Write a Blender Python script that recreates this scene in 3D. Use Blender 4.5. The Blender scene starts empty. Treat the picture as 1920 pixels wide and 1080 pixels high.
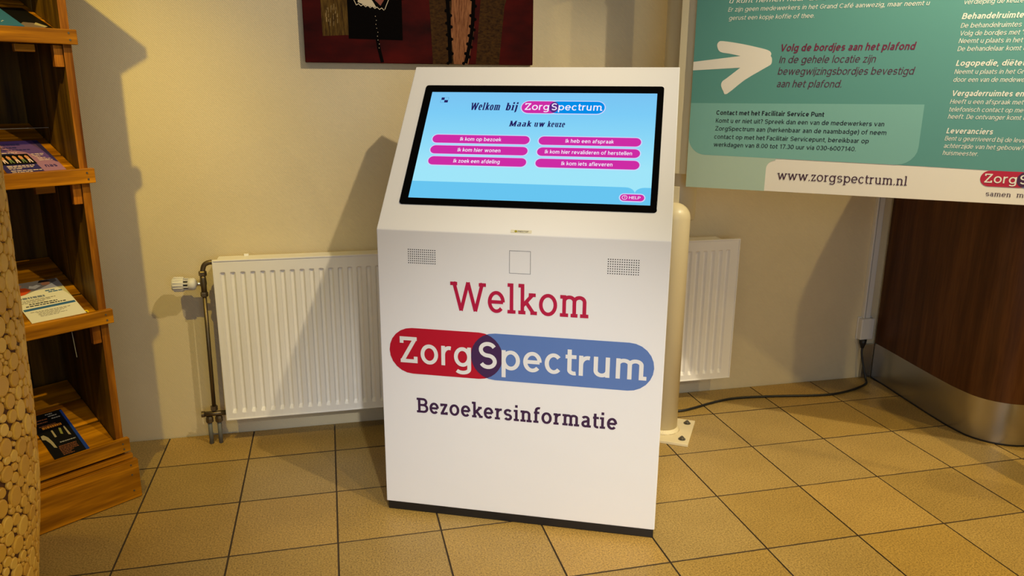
import bpy, bmesh, math, random
from mathutils import Vector, Matrix
random.seed(7)
sc = bpy.context.scene
C = bpy.data.collections.new('scene'); sc.collection.children.link(C)

# ------------------------------------------------------------------ camera
yaw, pit, rol = 0.233476, -0.253987, 0.006374
cy, sy, cp, sp, cr, sr = math.cos(yaw), math.sin(yaw), math.cos(pit), math.sin(pit), math.cos(rol), math.sin(rol)
fwd = Vector((sy*cp, cy*cp, sp)); right = Vector((cy, -sy, 0)); up = right.cross(fwd)
r2 = cr*right + sr*up; u2 = -sr*right + cr*up
cam = bpy.data.cameras.new('camera'); co = bpy.data.objects.new('camera', cam); sc.collection.objects.link(co)
m = Matrix((r2, u2, -fwd)).transposed().to_4x4(); m.translation = Vector((0.631214, -2.623127, 1.274443))
co.matrix_world = m
cam.sensor_width = 36; cam.lens = 1437.814/1920*36; cam.clip_start = 0.05
sc.camera = co

# ------------------------------------------------------------------ world, lights, exposure
w = bpy.data.worlds.new('world'); sc.world = w; w.use_nodes = True
w.node_tree.nodes['Background'].inputs[0].default_value = (0.75, 0.85, 1, 1)
w.node_tree.nodes['Background'].inputs[1].default_value = 0.1
sc.view_settings.view_transform = 'Standard'; sc.view_settings.look = 'None'
sc.view_settings.gamma = 1; sc.view_settings.use_curve_mapping = False
sc.view_settings.exposure = 0.0

def spot(name, loc, power, col, size=.03, cone=150, blend=.5, tilt=(0, 0)):
    l = bpy.data.lights.new(name, 'SPOT'); l.energy = power; l.color = col; l.shadow_soft_size = size
    l.spot_size = math.radians(cone); l.spot_blend = blend
    o = bpy.data.objects.new(name, l); C.objects.link(o); o.location = loc; o.rotation_euler = (tilt[0], tilt[1], 0)
    return o
def area(name, loc, rot, sx, sy_, power, col):
    l = bpy.data.lights.new(name, 'AREA'); l.shape = 'RECTANGLE'; l.size = sx; l.size_y = sy_; l.energy = power; l.color = col
    o = bpy.data.objects.new(name, l); C.objects.link(o); o.location = loc; o.rotation_euler = rot
    return o
WARM = (1, .70, .27); WHITE = (1, .93, .78); MILD = (1, .78, .46)
def aimed(name, loc, target, power, col, size, cone, blend):
    o = spot(name, loc, power, col, size, cone, blend)
    o.rotation_euler = (Vector(target)-Vector(loc)).to_track_quat('-Z', 'Y').to_euler(); return o
aimed('ceiling_or_fill_spot', (-.10, -1.26, 2.50), (-.22, .24, .78), 98, (1, .74, .13), .018, 55, 1)
aimed('ceiling_or_fill_spot', (1.546, -1.406, 2.52), (.56, .24, .72), 88, (1, .84, .56), .018, 66, .9)
aimed('ceiling_or_fill_spot', (2.45, -1.35, 2.50), (2.45, -.45, 1.3), 135, (1, .87, .62), .018, 74, 1)
aimed('ceiling_or_fill_spot', (3.45, -1.35, 2.50), (2.5, .24, .5), 48, (1, .78, .34), .02, 100, 1)
aimed('ceiling_or_fill_spot', (1.0, -3.3, 1.95), (1.16, -.5, -.05), 200, (.96, .98, 1), .04, 35, 1)  # added fill with no known lamp, narrow beam to brighten the kiosk front
aimed('ceiling_or_fill_spot', (2.9, -2.5, 2.5), (2.55, -1.8, 0), 250, (1, .76, .31), .03, 78, 1)  # added warm fill to brighten the floor at right
aimed('ceiling_or_fill_spot', (1.6, -2.2, 2.5), (1.3, -1.7, 0), 80, (1, .74, .26), .03, 90, 1)  # added warm fill for the floor before the kiosk
aimed('ceiling_or_fill_spot', (.6, -2.3, 2.5), (.6, -1.7, 0), 60, (1, .74, .30), .03, 60, 1)  # added warm fill for the left foreground floor
area('window_daylight', (.6, -4.5, 1.4), (math.radians(90), 0, 0), 3.2, 1.8, 35, (.66, .80, 1))

# ------------------------------------------------------------------ helpers
def tag(o, label=None, cat=None, group=None, kind=None):
    if label: o['label'] = label
    if cat: o['category'] = cat
    if group: o['group'] = group
    if kind: o['kind'] = kind
    return o
def obj(name, bm, mat=None, parent=None, smooth=False, bevel=0, seg=2):
    me = bpy.data.meshes.new(name); bm.to_mesh(me); bm.free()
    if mat:
        for x in (mat if isinstance(mat, (list, tuple)) else [mat]): me.materials.append(x)
    if smooth:
        for p in me.polygons: p.use_smooth = True
    o = bpy.data.objects.new(name, me); C.objects.link(o)
    if parent: o.parent = parent
    if bevel:
        b = o.modifiers.new('bevel', 'BEVEL'); b.width = bevel; b.segments = seg; b.limit_method = 'ANGLE'; b.angle_limit = math.radians(35)
    return o
def thing(name, label, cat, loc=(0, 0, 0), rz=0, group=None):
    o = bpy.data.objects.new(name, None); C.objects.link(o); o.location = loc; o.rotation_euler = (0, 0, rz); o.empty_display_size = .05
    return tag(o, label, cat, group)
def B(): return bmesh.new()
def box(bm, x0, x1, y0, y1, z0, z1, M=None):
    vs = [bm.verts.new((x, y, z)) for x in (x0, x1) for y in (y0, y1) for z in (z0, z1)]
    for f in ((0, 1, 3, 2), (4, 6, 7, 5), (0, 4, 5, 1), (2, 3, 7, 6), (0, 2, 6, 4), (1, 5, 7, 3)): bm.faces.new([vs[i] for i in f])
    if M is not None:
        for v in vs: v.co = M @ v.co
    return vs
def prism(bm, pts, d0, d1, f):
    """pts 2d outline, f(a,b,d)->3d"""
    a = [bm.verts.new(f(p[0], p[1], d0)) for p in pts]; b = [bm.verts.new(f(p[0], p[1], d1)) for p in pts]
    n = len(pts)
    for i in range(n): bm.faces.new((a[i], a[(i+1) % n], b[(i+1) % n], b[i]))
    bm.faces.new(a[::-1]); bm.faces.new(b)
    bmesh.ops.recalc_face_normals(bm, faces=bm.faces)
def frame_for(d):
    d = d.normalized(); a = Vector((0, 0, 1)) if abs(d.z) < .9 else Vector((1, 0, 0))
    x = d.cross(a).normalized(); return x, d.cross(x).normalized()
def tube(bm, pts, r, n=12, cap=True):
    pts = [Vector(p) for p in pts]; rings = []; px = None
    for i, p in enumerate(pts):
        d = (pts[min(i+1, len(pts)-1)] - pts[max(i-1, 0)]).normalized()
        if px is None: px, py = frame_for(d)
        else:
            px = (px - d*px.dot(d)).normalized(); py = d.cross(px)
        rr = r[i] if isinstance(r, (list, tuple)) else r
        rings.append([bm.verts.new(p + rr*(math.cos(t)*px + math.sin(t)*py)) for t in [2*math.pi*k/n for k in range(n)]])
    for a, b in zip(rings, rings[1:]):
        for k in range(n): bm.faces.new((a[k], a[(k+1) % n], b[(k+1) % n], b[k]))
    if cap: bm.faces.new(rings[0][::-1]); bm.faces.new(rings[-1])
def lathe(bm, prof, n=32, O=(0, 0, 0), axis='z'):
    rings = []
    for r, z in prof:
        ring = []
        for k in range(n):
            t = 2*math.pi*k/n; a, b = r*math.cos(t), r*math.sin(t)
            p = {'z': (a, b, z), 'x': (z, a, b), 'y': (a, z, b)}[axis]
            ring.append(bm.verts.new((p[0]+O[0], p[1]+O[1], p[2]+O[2])))
        rings.append(ring)
    for a, b in zip(rings, rings[1:]):
        for k in range(n): bm.faces.new((a[k], a[(k+1) % n], b[(k+1) % n], b[k]))
    bm.faces.new(rings[0]); bm.faces.new(rings[-1][::-1]); bmesh.ops.recalc_face_normals(bm, faces=bm.faces)
def smooth_path(pts, n=6):
    pts = [Vector(p) for p in pts]; out = []
    P = [pts[0]*2-pts[1]] + pts + [pts[-1]*2-pts[-2]]
    for i in range(1, len(P)-2):
        for k in range(n):
            t = k/n; a, b, c, d = P[i-1], P[i], P[i+1], P[i+2]
            out.append(.5*((2*b)+(c-a)*t+(2*a-5*b+4*c-d)*t*t+(-a+3*b-3*c+d)*t**3))
    out.append(pts[-1]); return out

# ------------------------------------------------------------------ materials
def mat(name, col, rough=.5, metal=0, spec=.5, emit=None):
    m = bpy.data.materials.new(name); m.use_nodes = True; b = m.node_tree.nodes['Principled BSDF']
    b.inputs['Base Color'].default_value = (*col, 1); b.inputs['Roughness'].default_value = rough
    b.inputs['Metallic'].default_value = metal; b.inputs['Specular IOR Level'].default_value = spec
    if emit is not None:
        b.inputs['Base Color'].default_value = (0.0, 0.0, 0.0, 1)
        b.inputs['Emission Color'].default_value = (*emit, 1); b.inputs['Emission Strength'].default_value = 1; b.inputs['Specular IOR Level'].default_value = 0
    return m
def srgb(r, g, b):
    f = lambda c: (c/255/12.92 if c/255 <= .04045 else ((c/255+.055)/1.055)**2.4)
    return (f(r), f(g), f(b))
class N:
    def __init__(s, m): s.t = m.node_tree; s.b = s.t.nodes['Principled BSDF']
    def n(s, k, **kw):
        x = s.t.nodes.new(k)
        for a, v in kw.items(): setattr(x, a, v)
        return x
    def l(s, a, b): s.t.links.new(a, b)
    def coords(s, scale=(1, 1, 1), rot=(0, 0, 0), kind='Object'):
        c = s.n('ShaderNodeTexCoord'); mp = s.n('ShaderNodeMapping'); mp.inputs['Scale'].default_value = scale; mp.inputs['Rotation'].default_value = rot
        s.l(c.outputs[kind], mp.inputs['Vector']); return mp.outputs[0]
    def noise(s, v, scale, detail=3, rough=.5):
        x = s.n('ShaderNodeTexNoise'); x.inputs['Scale'].default_value = scale; x.inputs['Detail'].default_value = detail; x.inputs['Roughness'].default_value = rough
        if v is not None: s.l(v, x.inputs['Vector'])
        return x.outputs['Fac']
    def ramp(s, fac, stops):
        r = s.n('ShaderNodeValToRGB'); e = r.color_ramp.elements
        while len(e) < len(stops): e.new(.5)
        for q, (p, c) in zip(e, stops): q.position = p; q.color = (*c, 1)
        s.l(fac, r.inputs[0]); return r.outputs[0]
    def bump(s, h, strength=.3, dist=.002):
        b = s.n('ShaderNodeBump'); b.inputs['Strength'].default_value = strength; b.inputs['Distance'].default_value = dist
        s.l(h, b.inputs['Height']); s.l(b.outputs[0], s.b.inputs['Normal'])
    def mixc(s, fac, a, b, mode='MIX'):
        x = s.n('ShaderNodeMix', data_type='RGBA', blend_type=mode)
        for i, v in ((0, fac), (6, a), (7, b)):
            if hasattr(v, 'links'): s.l(v, x.inputs[i])
            else: x.inputs[i].default_value = v if i == 0 else (*v, 1)
        return x.outputs[2]

def wood(name, dark, light, axis, scale=1., rough=.45):
    m = mat(name, light, rough, spec=.22); n = N(m)
    s = [26*scale]*3; s['xyz'.index(axis)] = 1.6*scale
    v = n.coords(tuple(s)); oi = n.n('ShaderNodeObjectInfo')
    ad = n.n('ShaderNodeVectorMath', operation='ADD'); sc_ = n.n('ShaderNodeVectorMath', operation='SCALE')
    cb = n.n('ShaderNodeCombineXYZ')
    for i in range(3): n.l(oi.outputs['Random'], cb.inputs[i])
    n.l(cb.outputs[0], sc_.inputs[0]); sc_.inputs['Scale'].default_value = 37
    n.l(v, ad.inputs[0]); n.l(sc_.outputs[0], ad.inputs[1])
    f = n.noise(ad.outputs[0], 1., 4, .55)
    f2 = n.noise(ad.outputs[0], 5., 3, .6)
    c = n.ramp(f, [(.3, dark), (.52, tuple((a+b)/2 for a, b in zip(dark, light))), (.62, light)])
    g = n.ramp(f2, [(.35, (.62, .55, .5)), (.6, (1, 1, 1))])
    c = n.mixc(.6, c, g, 'MULTIPLY')
    tone = n.ramp(oi.outputs['Random'], [(0, (.8, .85, .75)), (1, (1.0, 1.0, 1.0))])
    c = n.mixc(1, c, tone, 'MULTIPLY')
    n.l(c, n.b.inputs['Base Color']); n.bump(f2, .15, .001)
    return m

# wall: cream woven wallpaper
M_wall = mat('cream_wall', srgb(227, 210, 172), .75, spec=.25); n = N(M_wall)
v = n.coords((1, 1, 1), (0, 0, 0)); wv = n.n('ShaderNodeTexWave', wave_type='BANDS', bands_direction='DIAGONAL'); wv.inputs['Scale'].default_value = 85
mp = n.coords((1, .05, 1)); n.l(mp, wv.inputs['Vector']); wv.inputs['Distortion'].default_value = 2.5; wv.inputs['Detail'].default_value = 2
wv.inputs['Detail Scale'].default_value = 3
n.bump(wv.outputs['Fac'], .35, .0015)
c = n.ramp(n.noise(n.coords((1, 1, 1)), 3, 4), [(.3, srgb(224, 207, 168)), (.7, srgb(230, 213, 175))]); n.l(c, n.b.inputs['Base Color'])
M_ceil = mat('ceiling_paint', (.6, .56, .48), .8)
M_wall2 = mat('side_wall_paint', (.42, .36, .28), .8)
# floor tiles
M_tile = mat('ochre_tile', (.3, .2, .08), .42, spec=.45); n = N(M_tile)
oi = n.n('ShaderNodeObjectInfo')
base = n.ramp(oi.outputs['Random'], [(0, srgb(164, 136, 76)), (.35, srgb(174, 142, 74)), (.7, srgb(172, 145, 88)), (1, srgb(184, 148, 76))])
sp1 = n.ramp(n.noise(n.coords(), 210, 3, .75), [(.36, (.42, .38, .32)), (.5, (.95, .95, .95)), (.64, (1.3, 1.27, 1.2))])
c = n.mixc(.9, base, sp1, 'MULTIPLY')
bl = n.ramp(n.noise(n.coords(), 6, 4), [(.3, (.88, .87, .84)), (.65, (1, 1, 1))]); c = n.mixc(.8, c, bl, 'MULTIPLY')
n.l(c, n.b.inputs['Base Color']); n.bump(n.noise(n.coords(), 260, 2), .12, .001)
M_grout = mat('grout', (.05, .035, .02), .9); n = N(M_grout)
n.l(n.ramp(n.noise(n.coords(), 14, 4, .7), [(.5, srgb(72, 56, 36)), (.66, srgb(90, 72, 48)), (.72, srgb(170, 148, 110))]), n.b.inputs['Base Color'])

M_white = mat('white_powder_coat', srgb(240, 238, 236), .38, spec=.35)
M_black = mat('black_plastic', (.008, .008, .009), .4)
M_glass = mat('black_screen_glass', (.002, .002, .002), .12, spec=.08)
M_hole = mat('dark_hole', (.01, .01, .01), .9, spec=0)
M_rad = mat('radiator_enamel', srgb(246, 242, 234), .33, spec=.5)
M_cream = mat('cream_enamel', srgb(226, 210, 168), .35)
M_bronze = mat('bronze_pipe', srgb(112, 98, 74), .4, .75)
M_greypipe = mat('grey_pipe', srgb(110, 112, 106), .6, .1)
M_steel = mat('brushed_steel', srgb(178, 174, 166), .34, .95); n = N(M_steel)
n.bump(n.noise(n.coords((1, 1, 90)), 8, 3), .08, .001)
n.b.inputs['Roughness'].default_value = .27
M_bolt = mat('zinc_bolt', srgb(120, 116, 104), .4, .8)
M_cable = mat('black_cable', (.008, .008, .008), .45)
M_plug = mat('white_socket_plastic', srgb(226, 222, 214), .45)
M_pine_x = wood('pine_plank', srgb(112, 62, 0), srgb(222, 146, 16), 'x')
M_pine_shaded_z = wood('pine_board_shaded', srgb(58, 38, 6), srgb(124, 90, 24), 'z')  # darkened copy of the pine: the bookcase's inner shade is in the colour
M_edge_z = wood('pine_end_edge', srgb(110, 56, 4), srgb(204, 126, 26), 'z', 1.6)
M_walnut = wood('walnut_veneer', srgb(72, 40, 16), srgb(100, 60, 28), 'z', .8, .4)

red = srgb(196, 6, 44); blue = srgb(84, 118, 180); purple = srgb(62, 34, 84); plum = srgb(66, 30, 74)
M_red = mat('red_print', srgb(188, 4, 40), .45); M_blue = mat('blue_print', srgb(92, 124, 186), .45)
M_purple = mat('purple_print', srgb(66, 34, 80), .45); M_plum = mat('plum_print', srgb(58, 26, 66), .5)
M_crimson = mat('crimson_print', srgb(186, 8, 62), .45); M_wprint = mat('white_print', srgb(236, 234, 230), .45)
# screen content gives off light
E_bg = mat('display_glow', (0, 0, 0), .4, emit=(1, 1, 1)); n = N(E_bg)
cc = n.n('ShaderNodeTexCoord'); sx = n.n('ShaderNodeSeparateXYZ'); n.l(cc.outputs['Generated'], sx.inputs[0])
n.l(n.ramp(sx.outputs['Y'], [(0, srgb(160, 230, 249)), (.3, srgb(160, 229, 249)), (.55, srgb(140, 216, 247)), (.8, srgb(124, 204, 246)), (1, srgb(122, 196, 242))]), n.b.inputs['Emission Color'])
E_band = mat('display_band', (0, 0, 0), .4, emit=srgb(104, 197, 240))
E_pink = mat('display_pink', (0, 0, 0), .4, emit=srgb(206, 44, 164)); E_halo = mat('display_halo', (0, 0, 0), .4, emit=srgb(206, 214, 250))
E_white = mat('display_white', (0, 0, 0), .4, emit=srgb(245, 238, 255)); E_navy = mat('display_navy', (0, 0, 0), .4, emit=srgb(34, 28, 92))
E_blue = mat('display_blue', (0, 0, 0), .4, emit=srgb(4, 142, 232)); E_purp = mat('display_purple', (0, 0, 0), .4, emit=srgb(92, 44, 132))
# sign
M_teal = mat('teal_print', srgb(90, 150, 136), .42); M_teal2 = mat('light_teal_print', srgb(124, 178, 162), .42)
M_mint = mat('pale_mint_print', srgb(178, 198, 172), .42); M_signw = mat('sign_white', srgb(240, 230, 208), .42)
M_stext = mat('sign_white_text', srgb(240, 236, 214), .5); M_maroon = mat('maroon_print', srgb(112, 20, 52), .5)
M_maroon2 = mat('dull_maroon_print', srgb(84, 36, 54), .5); M_blk = mat('black_print', srgb(14, 22, 24), .5); M_www = mat('dark_plum_print', srgb(62, 16, 40), .5)
M_dpurple = mat('sign_purple_print', srgb(70, 20, 60), .5)

# ------------------------------------------------------------------ lettering
XH, CAP, ASC = .53, .71, .745
ARCQ = 1.0
def arc(cx, cy_, rx, ry, a0, a1, k=14):
    k = max(3, int(round(k*ARCQ)))
    return [(cx+rx*math.cos(math.radians(a0+(a1-a0)*i/k)), cy_+ry*math.sin(math.radians(a0+(a1-a0)*i/k))) for i in range(k+1)]
def glyph(c, w, th, S):
    P = []; e = .062 if S else 0; h = w/2; t = th/2; mg = .05+e*.8
    def st(*p): P.append(list(p))
    def ser(x, y, l=1, r=1):
        if S: st((x-h-l*e, y), (x+h+r*e, y))
    x = mg+h
    if c == 'l': st((x, 0), (x, ASC)); ser(x, t); ser(x, ASC-t, 1, 0); return P, x+h+mg
    if c == 'i': st((x, 0), (x, XH)); ser(x, t); ser(x, XH-t, 1, 0); st((x, .63), (x, .63+max(w, .085))); return P, x+h+mg
    if c == 'j': P.append([(x, XH), (x, -.06)]+arc(x-.12, -.06, .12, .13-t, 0, -80, 6)[1:]); ser(x, XH-t, 1, 0); st((x, .63), (x, .63+max(w, .085))); return P, x+h+mg*.7
    if c == 'r': st((x, 0), (x, XH)); ser(x, t); ser(x, XH-t, 1, 0); P.append(arc(x+.17, XH-t-.19, .17, .19, 180, 75, 8)); return P, x+.26
    if c == 'n':
        b = x+.29; st((x, 0), (x, XH)); ser(x, t); ser(x, XH-t, 1, 0); P.append(arc((x+b)/2, XH-.17, (b-x)/2, .17-t, 180, 0)+[(b, 0)]); ser(b, t); return P, b+h+mg
    if c == 'm':
        b = x+.27; d = b+.27; st((x, 0), (x, XH)); ser(x, XH-t, 1, 0); ser(x, t)
        P.append(arc((x+b)/2, XH-.15, (b-x)/2, .15-t, 180, 0)+[(b, 0)]); P.append(arc((b+d)/2, XH-.15, (d-b)/2, .15-t, 180, 0)+[(d, 0)]); ser(b, t, .7, .7); ser(d, t); return P, d+h+mg
    if c == 'M1':
        b = x+.28; d = b+.28; st((x, 0), (x, XH))
        P.append(arc((x+b)/2, XH-.15, (b-x)/2, .15-t, 180, 0)+[(b, 0)]); P.append(arc((b+d)/2, XH-.15, (d-b)/2, .15-t, 180, 0)+[(d, 0)]); st((d-h, t), (d+h+.08, t)); return P, d+h+.08
    if c == 'u':
        b = x+.29; P.append([(x, XH)]+arc((x+b)/2, .17, (b-x)/2, .17-t, 180, 360)); st((b, 0), (b, XH)); ser(x, XH-t, 1, 0); ser(b, XH-t, 1, 0); ser(b, t, 0, 1); return P, b+h+mg
    if c == 'o': rx = .245-h; P.append(arc(.04+h+rx, XH/2, rx, XH/2+.008-t, 0, 360, 28)); return P, .08+2*h+2*rx
    if c == 'e': rx = .235-h; cx = .04+h+rx; P.append([(cx-rx, XH/2), (cx+rx, XH/2)]); P.append(arc(cx, XH/2, rx, XH/2+.008-t, 0, 318, 26)); return P, cx+rx+h+.035
    if c == 'c': rx = .225-h; cx = .04+h+rx; P.append(arc(cx, XH/2, rx, XH/2+.008-t, 42, 318, 24)); return P, cx+rx+h+.02
    if c == 'a':
        x = .05+h; b = x+.27; P.append(arc(b-.135, XH-.16, .135, .165-t, 155, 0, 10)+[(b, 0)]); P.append([(b, .31)]+arc(b-.13, .155, .13, .163-t, 90, 270, 12)+[(b, .07)]); ser(b, t, 0, 1); return P, b+h+mg*.9
    if c == 'g':
        rx = .235-h; cx = .04+h+rx; P.append(arc(cx, XH/2, rx, XH/2-t, 0, 360, 26)); P.append([(cx+rx, XH), (cx+rx, -.06)]+arc(cx, -.06, rx, .15-t, 0, -150, 12)[1:]); ser(cx+rx, XH-t, 0, 1); return P, cx+rx+h+mg
    if c in 'pb':
        rx = .235-h; cx = x+rx; P.append(arc(cx, XH/2, rx, XH/2-t, 0, 360, 26))
        if c == 'p': st((x, XH), (x, -.2)); ser(x, -.2+t); ser(x, XH-t, 1, 0)
        else: st((x, 0), (x, ASC)); ser(x, ASC-t, 1, 0)
        return P, cx+rx+h+.04
    if c == 't': x = .095+h; P.append([(x, XH+.14), (x, .13)]+arc(x+.12, .13, .12, .135-t, 180, 290, 8)[1:]); st((x-.10, XH-t), (x+.17, XH-t)); return P, x+.185
    if c == 'f': x = .1+h; P.append([(x, 0), (x, .58)]+arc(x+.13, .58, .13, .17-t, 180, 65, 8)[1:]); st((x-.1, XH-t), (x+.16, XH-t)); ser(x, t); return P, x+.22
    if c == 'k':
        st((x, 0), (x, ASC)); ser(x, t, 1, .6); ser(x, ASC-t, 1, 0); st((x, .2), (x+.27, XH-t)); st((x+.1, .3), (x+.30, t))
        if S: st((x+.17, XH-t), (x+.36, XH-t)); st((x+.22, t), (x+.40, t))
        return P, x+.41 if S else x+.34
    if c in 'sS':
        H = XH if c == 's' else CAP; rx = (.2 if c == 's' else .25)-h; ry = (H-2*t+.016)/4; cx = .05+h+rx
        P.append(arc(cx, H-t+.008-ry, rx, ry, 25, 270, 16)[:-1]+arc(cx, t-.008+ry, rx, ry, 90, -155, 16)); return P, cx+rx+h+.04
    if c in 'zZ':
        H, W = (XH, .34) if c == 'z' else (CAP, .47); a = .05; st((a, H-t), (a+W, H-t)); st((a+W-h, H-t), (a+h, t)); st((a, t), (a+W+.01, t))
        if S: st((a+h*.8, H), (a+h*.8, H-.15*H/.6)); st((a+W-h*.8, 0), (a+W-h*.8, .15*H/.6))
        return P, a+W+.06
    if c in 'wW':
        H, d = (XH, .155) if c == 'w' else (CAP, .2); a = .05+h+e*.5
        P.append([(a, H), (a+d, 0)]); P.append([(a+d, 0), (a+2*d, H)]); P.append([(a+2*d, H), (a+3*d, 0)]); P.append([(a+3*d, 0), (a+4*d, H)])
        if S:
            for q in (a, a+4*d): st((q-h-e*.8, H-t), (q+h+e*.8, H-t))
            if c == 'w': st((a+2*d-h, H-t), (a+2*d+h, H-t))
        return P, a+4*d+h+e*.5+.03
    if c == 'M':
        b = x+.56; st((x, 0), (x, CAP)); st((b, 0), (b, CAP)); st((x, CAP), ((x+b)/2, .05)); st(((x+b)/2, .05), (b, CAP)); ser(x, t); ser(b, t); ser(x, CAP-t, 1, 0); ser(b, CAP-t, 0, 1); return P, b+h+mg
    if c == 'B':
        mid = .375; st((x, 0), (x, CAP)); P.append([(x-h-e, CAP-t), (x+.2, CAP-t)]+arc(x+.2, (CAP-t+mid)/2, .15, (CAP-t-mid)/2, 90, -90, 10)+[(x, mid)])
        P.append([(x, mid), (x+.22, mid)]+arc(x+.22, (t+mid)/2, .17, (mid-t)/2, 90, -90, 10)+[(x-h-e, t)]); return P, x+.39+h+.02
    if c == 'd': rx = .235-h; cx = .04+h+rx; P.append(arc(cx, XH/2, rx, XH/2-t, 0, 360, 26)); st((cx+rx, 0), (cx+rx, ASC)); return P, cx+rx+h+mg
    if c == 'q': rx = .235-h; cx = .04+h+rx; P.append(arc(cx, XH/2, rx, XH/2-t, 0, 360, 26)); st((cx+rx, -.2), (cx+rx, XH)); return P, cx+rx+h+mg
    if c == 'h': b = x+.29; st((x, 0), (x, ASC)); P.append(arc((x+b)/2, XH-.17, (b-x)/2, .17-t, 180, 0)+[(b, 0)]); return P, b+h+mg
    if c == 'v': a = .03+h; P.append([(a, XH), (a+.19, 0)]); P.append([(a+.19, 0), (a+.38, XH)]); return P, a+.38+h+.03
    if c == 'y': a = .03+h; P.append([(a, XH), (a+.19, .02)]); P.append([(a+.38, XH), (a+.17, -.1), (a+.02, -.18)]); return P, a+.38+h+.03
    if c == 'x': a = .04+h; P.append([(a, XH), (a+.34, 0)]); P.append([(a+.34, XH), (a, 0)]); return P, a+.34+h+.04
    if c in 'éëï':
        P, adv = glyph({'é': 'e', 'ë': 'e', 'ï': 'l'}[c], w, th, False)
        if c == 'ï': P = [[(x, 0), (x, XH)]]
        m_ = adv/2
        if c == 'é': P.append([(m_-.02, .60), (m_+.08, .72)])
        else: P.append([(m_-.09, .64), (m_-.09, .72)]); P.append([(m_+.09, .64), (m_+.09, .72)])
        return P, adv
    if c in 'CGO':
        rx = .28-h; cx = .05+h+rx
        if c == 'O': P.append(arc(cx, CAP/2, rx, CAP/2-t, 0, 360, 28)); return P, cx+rx+h+.05
        P.append(arc(cx, CAP/2, rx, CAP/2-t, 40, 318, 26))
        if c == 'G': P.append([(cx+.03, .33), (cx+rx, .33), (cx+rx, .12)])
        return P, cx+rx+h+.04
    if c == 'I': st((x, 0), (x, CAP)); return P, x+h+mg+.01
    if c in 'EFL':
        b = x+.32; st((x, 0), (x, CAP))
        if c != 'F': st((x, t), (b, t))
        if c != 'L': st((x, CAP-t), (b, CAP-t)); st((x, .37), (b-.04, .37))
        return P, b+.03
    if c == 'H': b = x+.40; st((x, 0), (x, CAP)); st((b, 0), (b, CAP)); st((x, .37), (b, .37)); return P, b+h+mg
    if c == 'N': b = x+.40; st((x, 0), (x, CAP)); st((b, 0), (b, CAP)); st((x, CAP), (b, 0)); return P, b+h+mg
    if c == 'K': st((x, 0), (x, CAP)); st((x, .24), (x+.36, CAP)); st((x+.12, .40), (x+.38, 0)); return P, x+.42
    if c == 'T': a = .03; st((a, CAP-t), (a+.5, CAP-t)); st((a+.25, 0), (a+.25, CAP)); return P, a+.53
    if c == 'V': a = .02+h; P.append([(a, CAP), (a+.25, 0)]); P.append([(a+.25, 0), (a+.5, CAP)]); return P, a+.5+h+.02
    if c == 'D': P.append([(x, CAP-t), (x+.14, CAP-t)]+arc(x+.14, CAP/2, .24, CAP/2-t, 90, -90, 16)+[(x, t)]); st((x, 0), (x, CAP)); return P, x+.40+h
    if c in 'PR':
        st((x, 0), (x, CAP)); P.append([(x, CAP-t), (x+.2, CAP-t)]+arc(x+.2, CAP-t-.18, .18, .18, 90, -90, 12)+[(x, CAP-t-.36)])
        if c == 'R': st((x+.18, .32), (x+.38, 0))
        return P, x+.40+h
    if c == '0': rx = .235-h; cx = .04+h+rx; P.append(arc(cx, CAP/2, rx, CAP/2-t, 0, 360, 28)); return P, cx+rx+h+.04
    if c == '1': st((.28, 0), (.28, CAP)); st((.28, CAP-.03), (.12, CAP-.13)); return P, .42
    if c == '3': P.append(arc(.25, CAP-t-.155, .16, .155, 150, -90, 12)); P.append(arc(.25, t+.17, .175, .175, 90, -150, 14)); return P, .50
    if c == '4': st((.36, 0), (.36, CAP)); st((.36, CAP-.02), (.05, .2)); st((.05, .2), (.48, .2)); return P, .52
    if c == '6': P.append(arc(.27, .22, .175, .22-t, 0, 360, 20)); P.append(arc(.40, .22, .305, .46, 180, 108, 8)); return P, .52
    if c == '7': st((.05, CAP-t), (.46, CAP-t)); st((.44, CAP-t), (.18, 0)); return P, .50
    if c == '8': P.append(arc(.26, CAP-t-.15, .155, .15, 0, 360, 18)); P.append(arc(.26, t+.17, .18, .175, 0, 360, 20)); return P, .52
    if c == '-': st((.05, .29), (.28, .29)); return P, .33
    if c == ',': st((.12, .08), (.07, -.12)); return P, .2
    if c == '(': P.append(arc(.34, .28, .22, .5, 120, 240, 12)); return P, .30
    if c == ')': P.append(arc(-.04, .28, .22, .5, 60, -60, 12)); return P, .26
    if c == '"': st((.08, .48), (.08, CAP)); st((.2, .48), (.2, CAP)); return P, .28
    if c == '?': P.append(arc(.22, CAP-t-.16, .155, .16, 165, -50, 12)+[(.235, .30), (.235, .19)]); st((.235, 0), (.235, .09)); return P, .44
    if c == '€': P.append(arc(.36, CAP/2, .22, CAP/2-t, 55, 305, 18)); st((.02, .42), (.40, .42)); st((.02, .29), (.38, .29)); return P, .55
    if c == '.': st((.06+h, 0), (.06+h, max(w, .09))); return P, .12+w
    return P, .25
def string2d(s, w, th, slab=True, contrast=False, slabs=None):
    out = []; cx = 0
    for i, c in enumerate(s):
        S = slab if slabs is None else (i in slabs)
        g = 'M1' if (slabs is not None and c == 'm' and S) else c
        P, adv = glyph(g, w, th, S)
        for p in P: out.append([(a+cx, b) for a, b in p])
        cx += adv
    return out, cx
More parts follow.
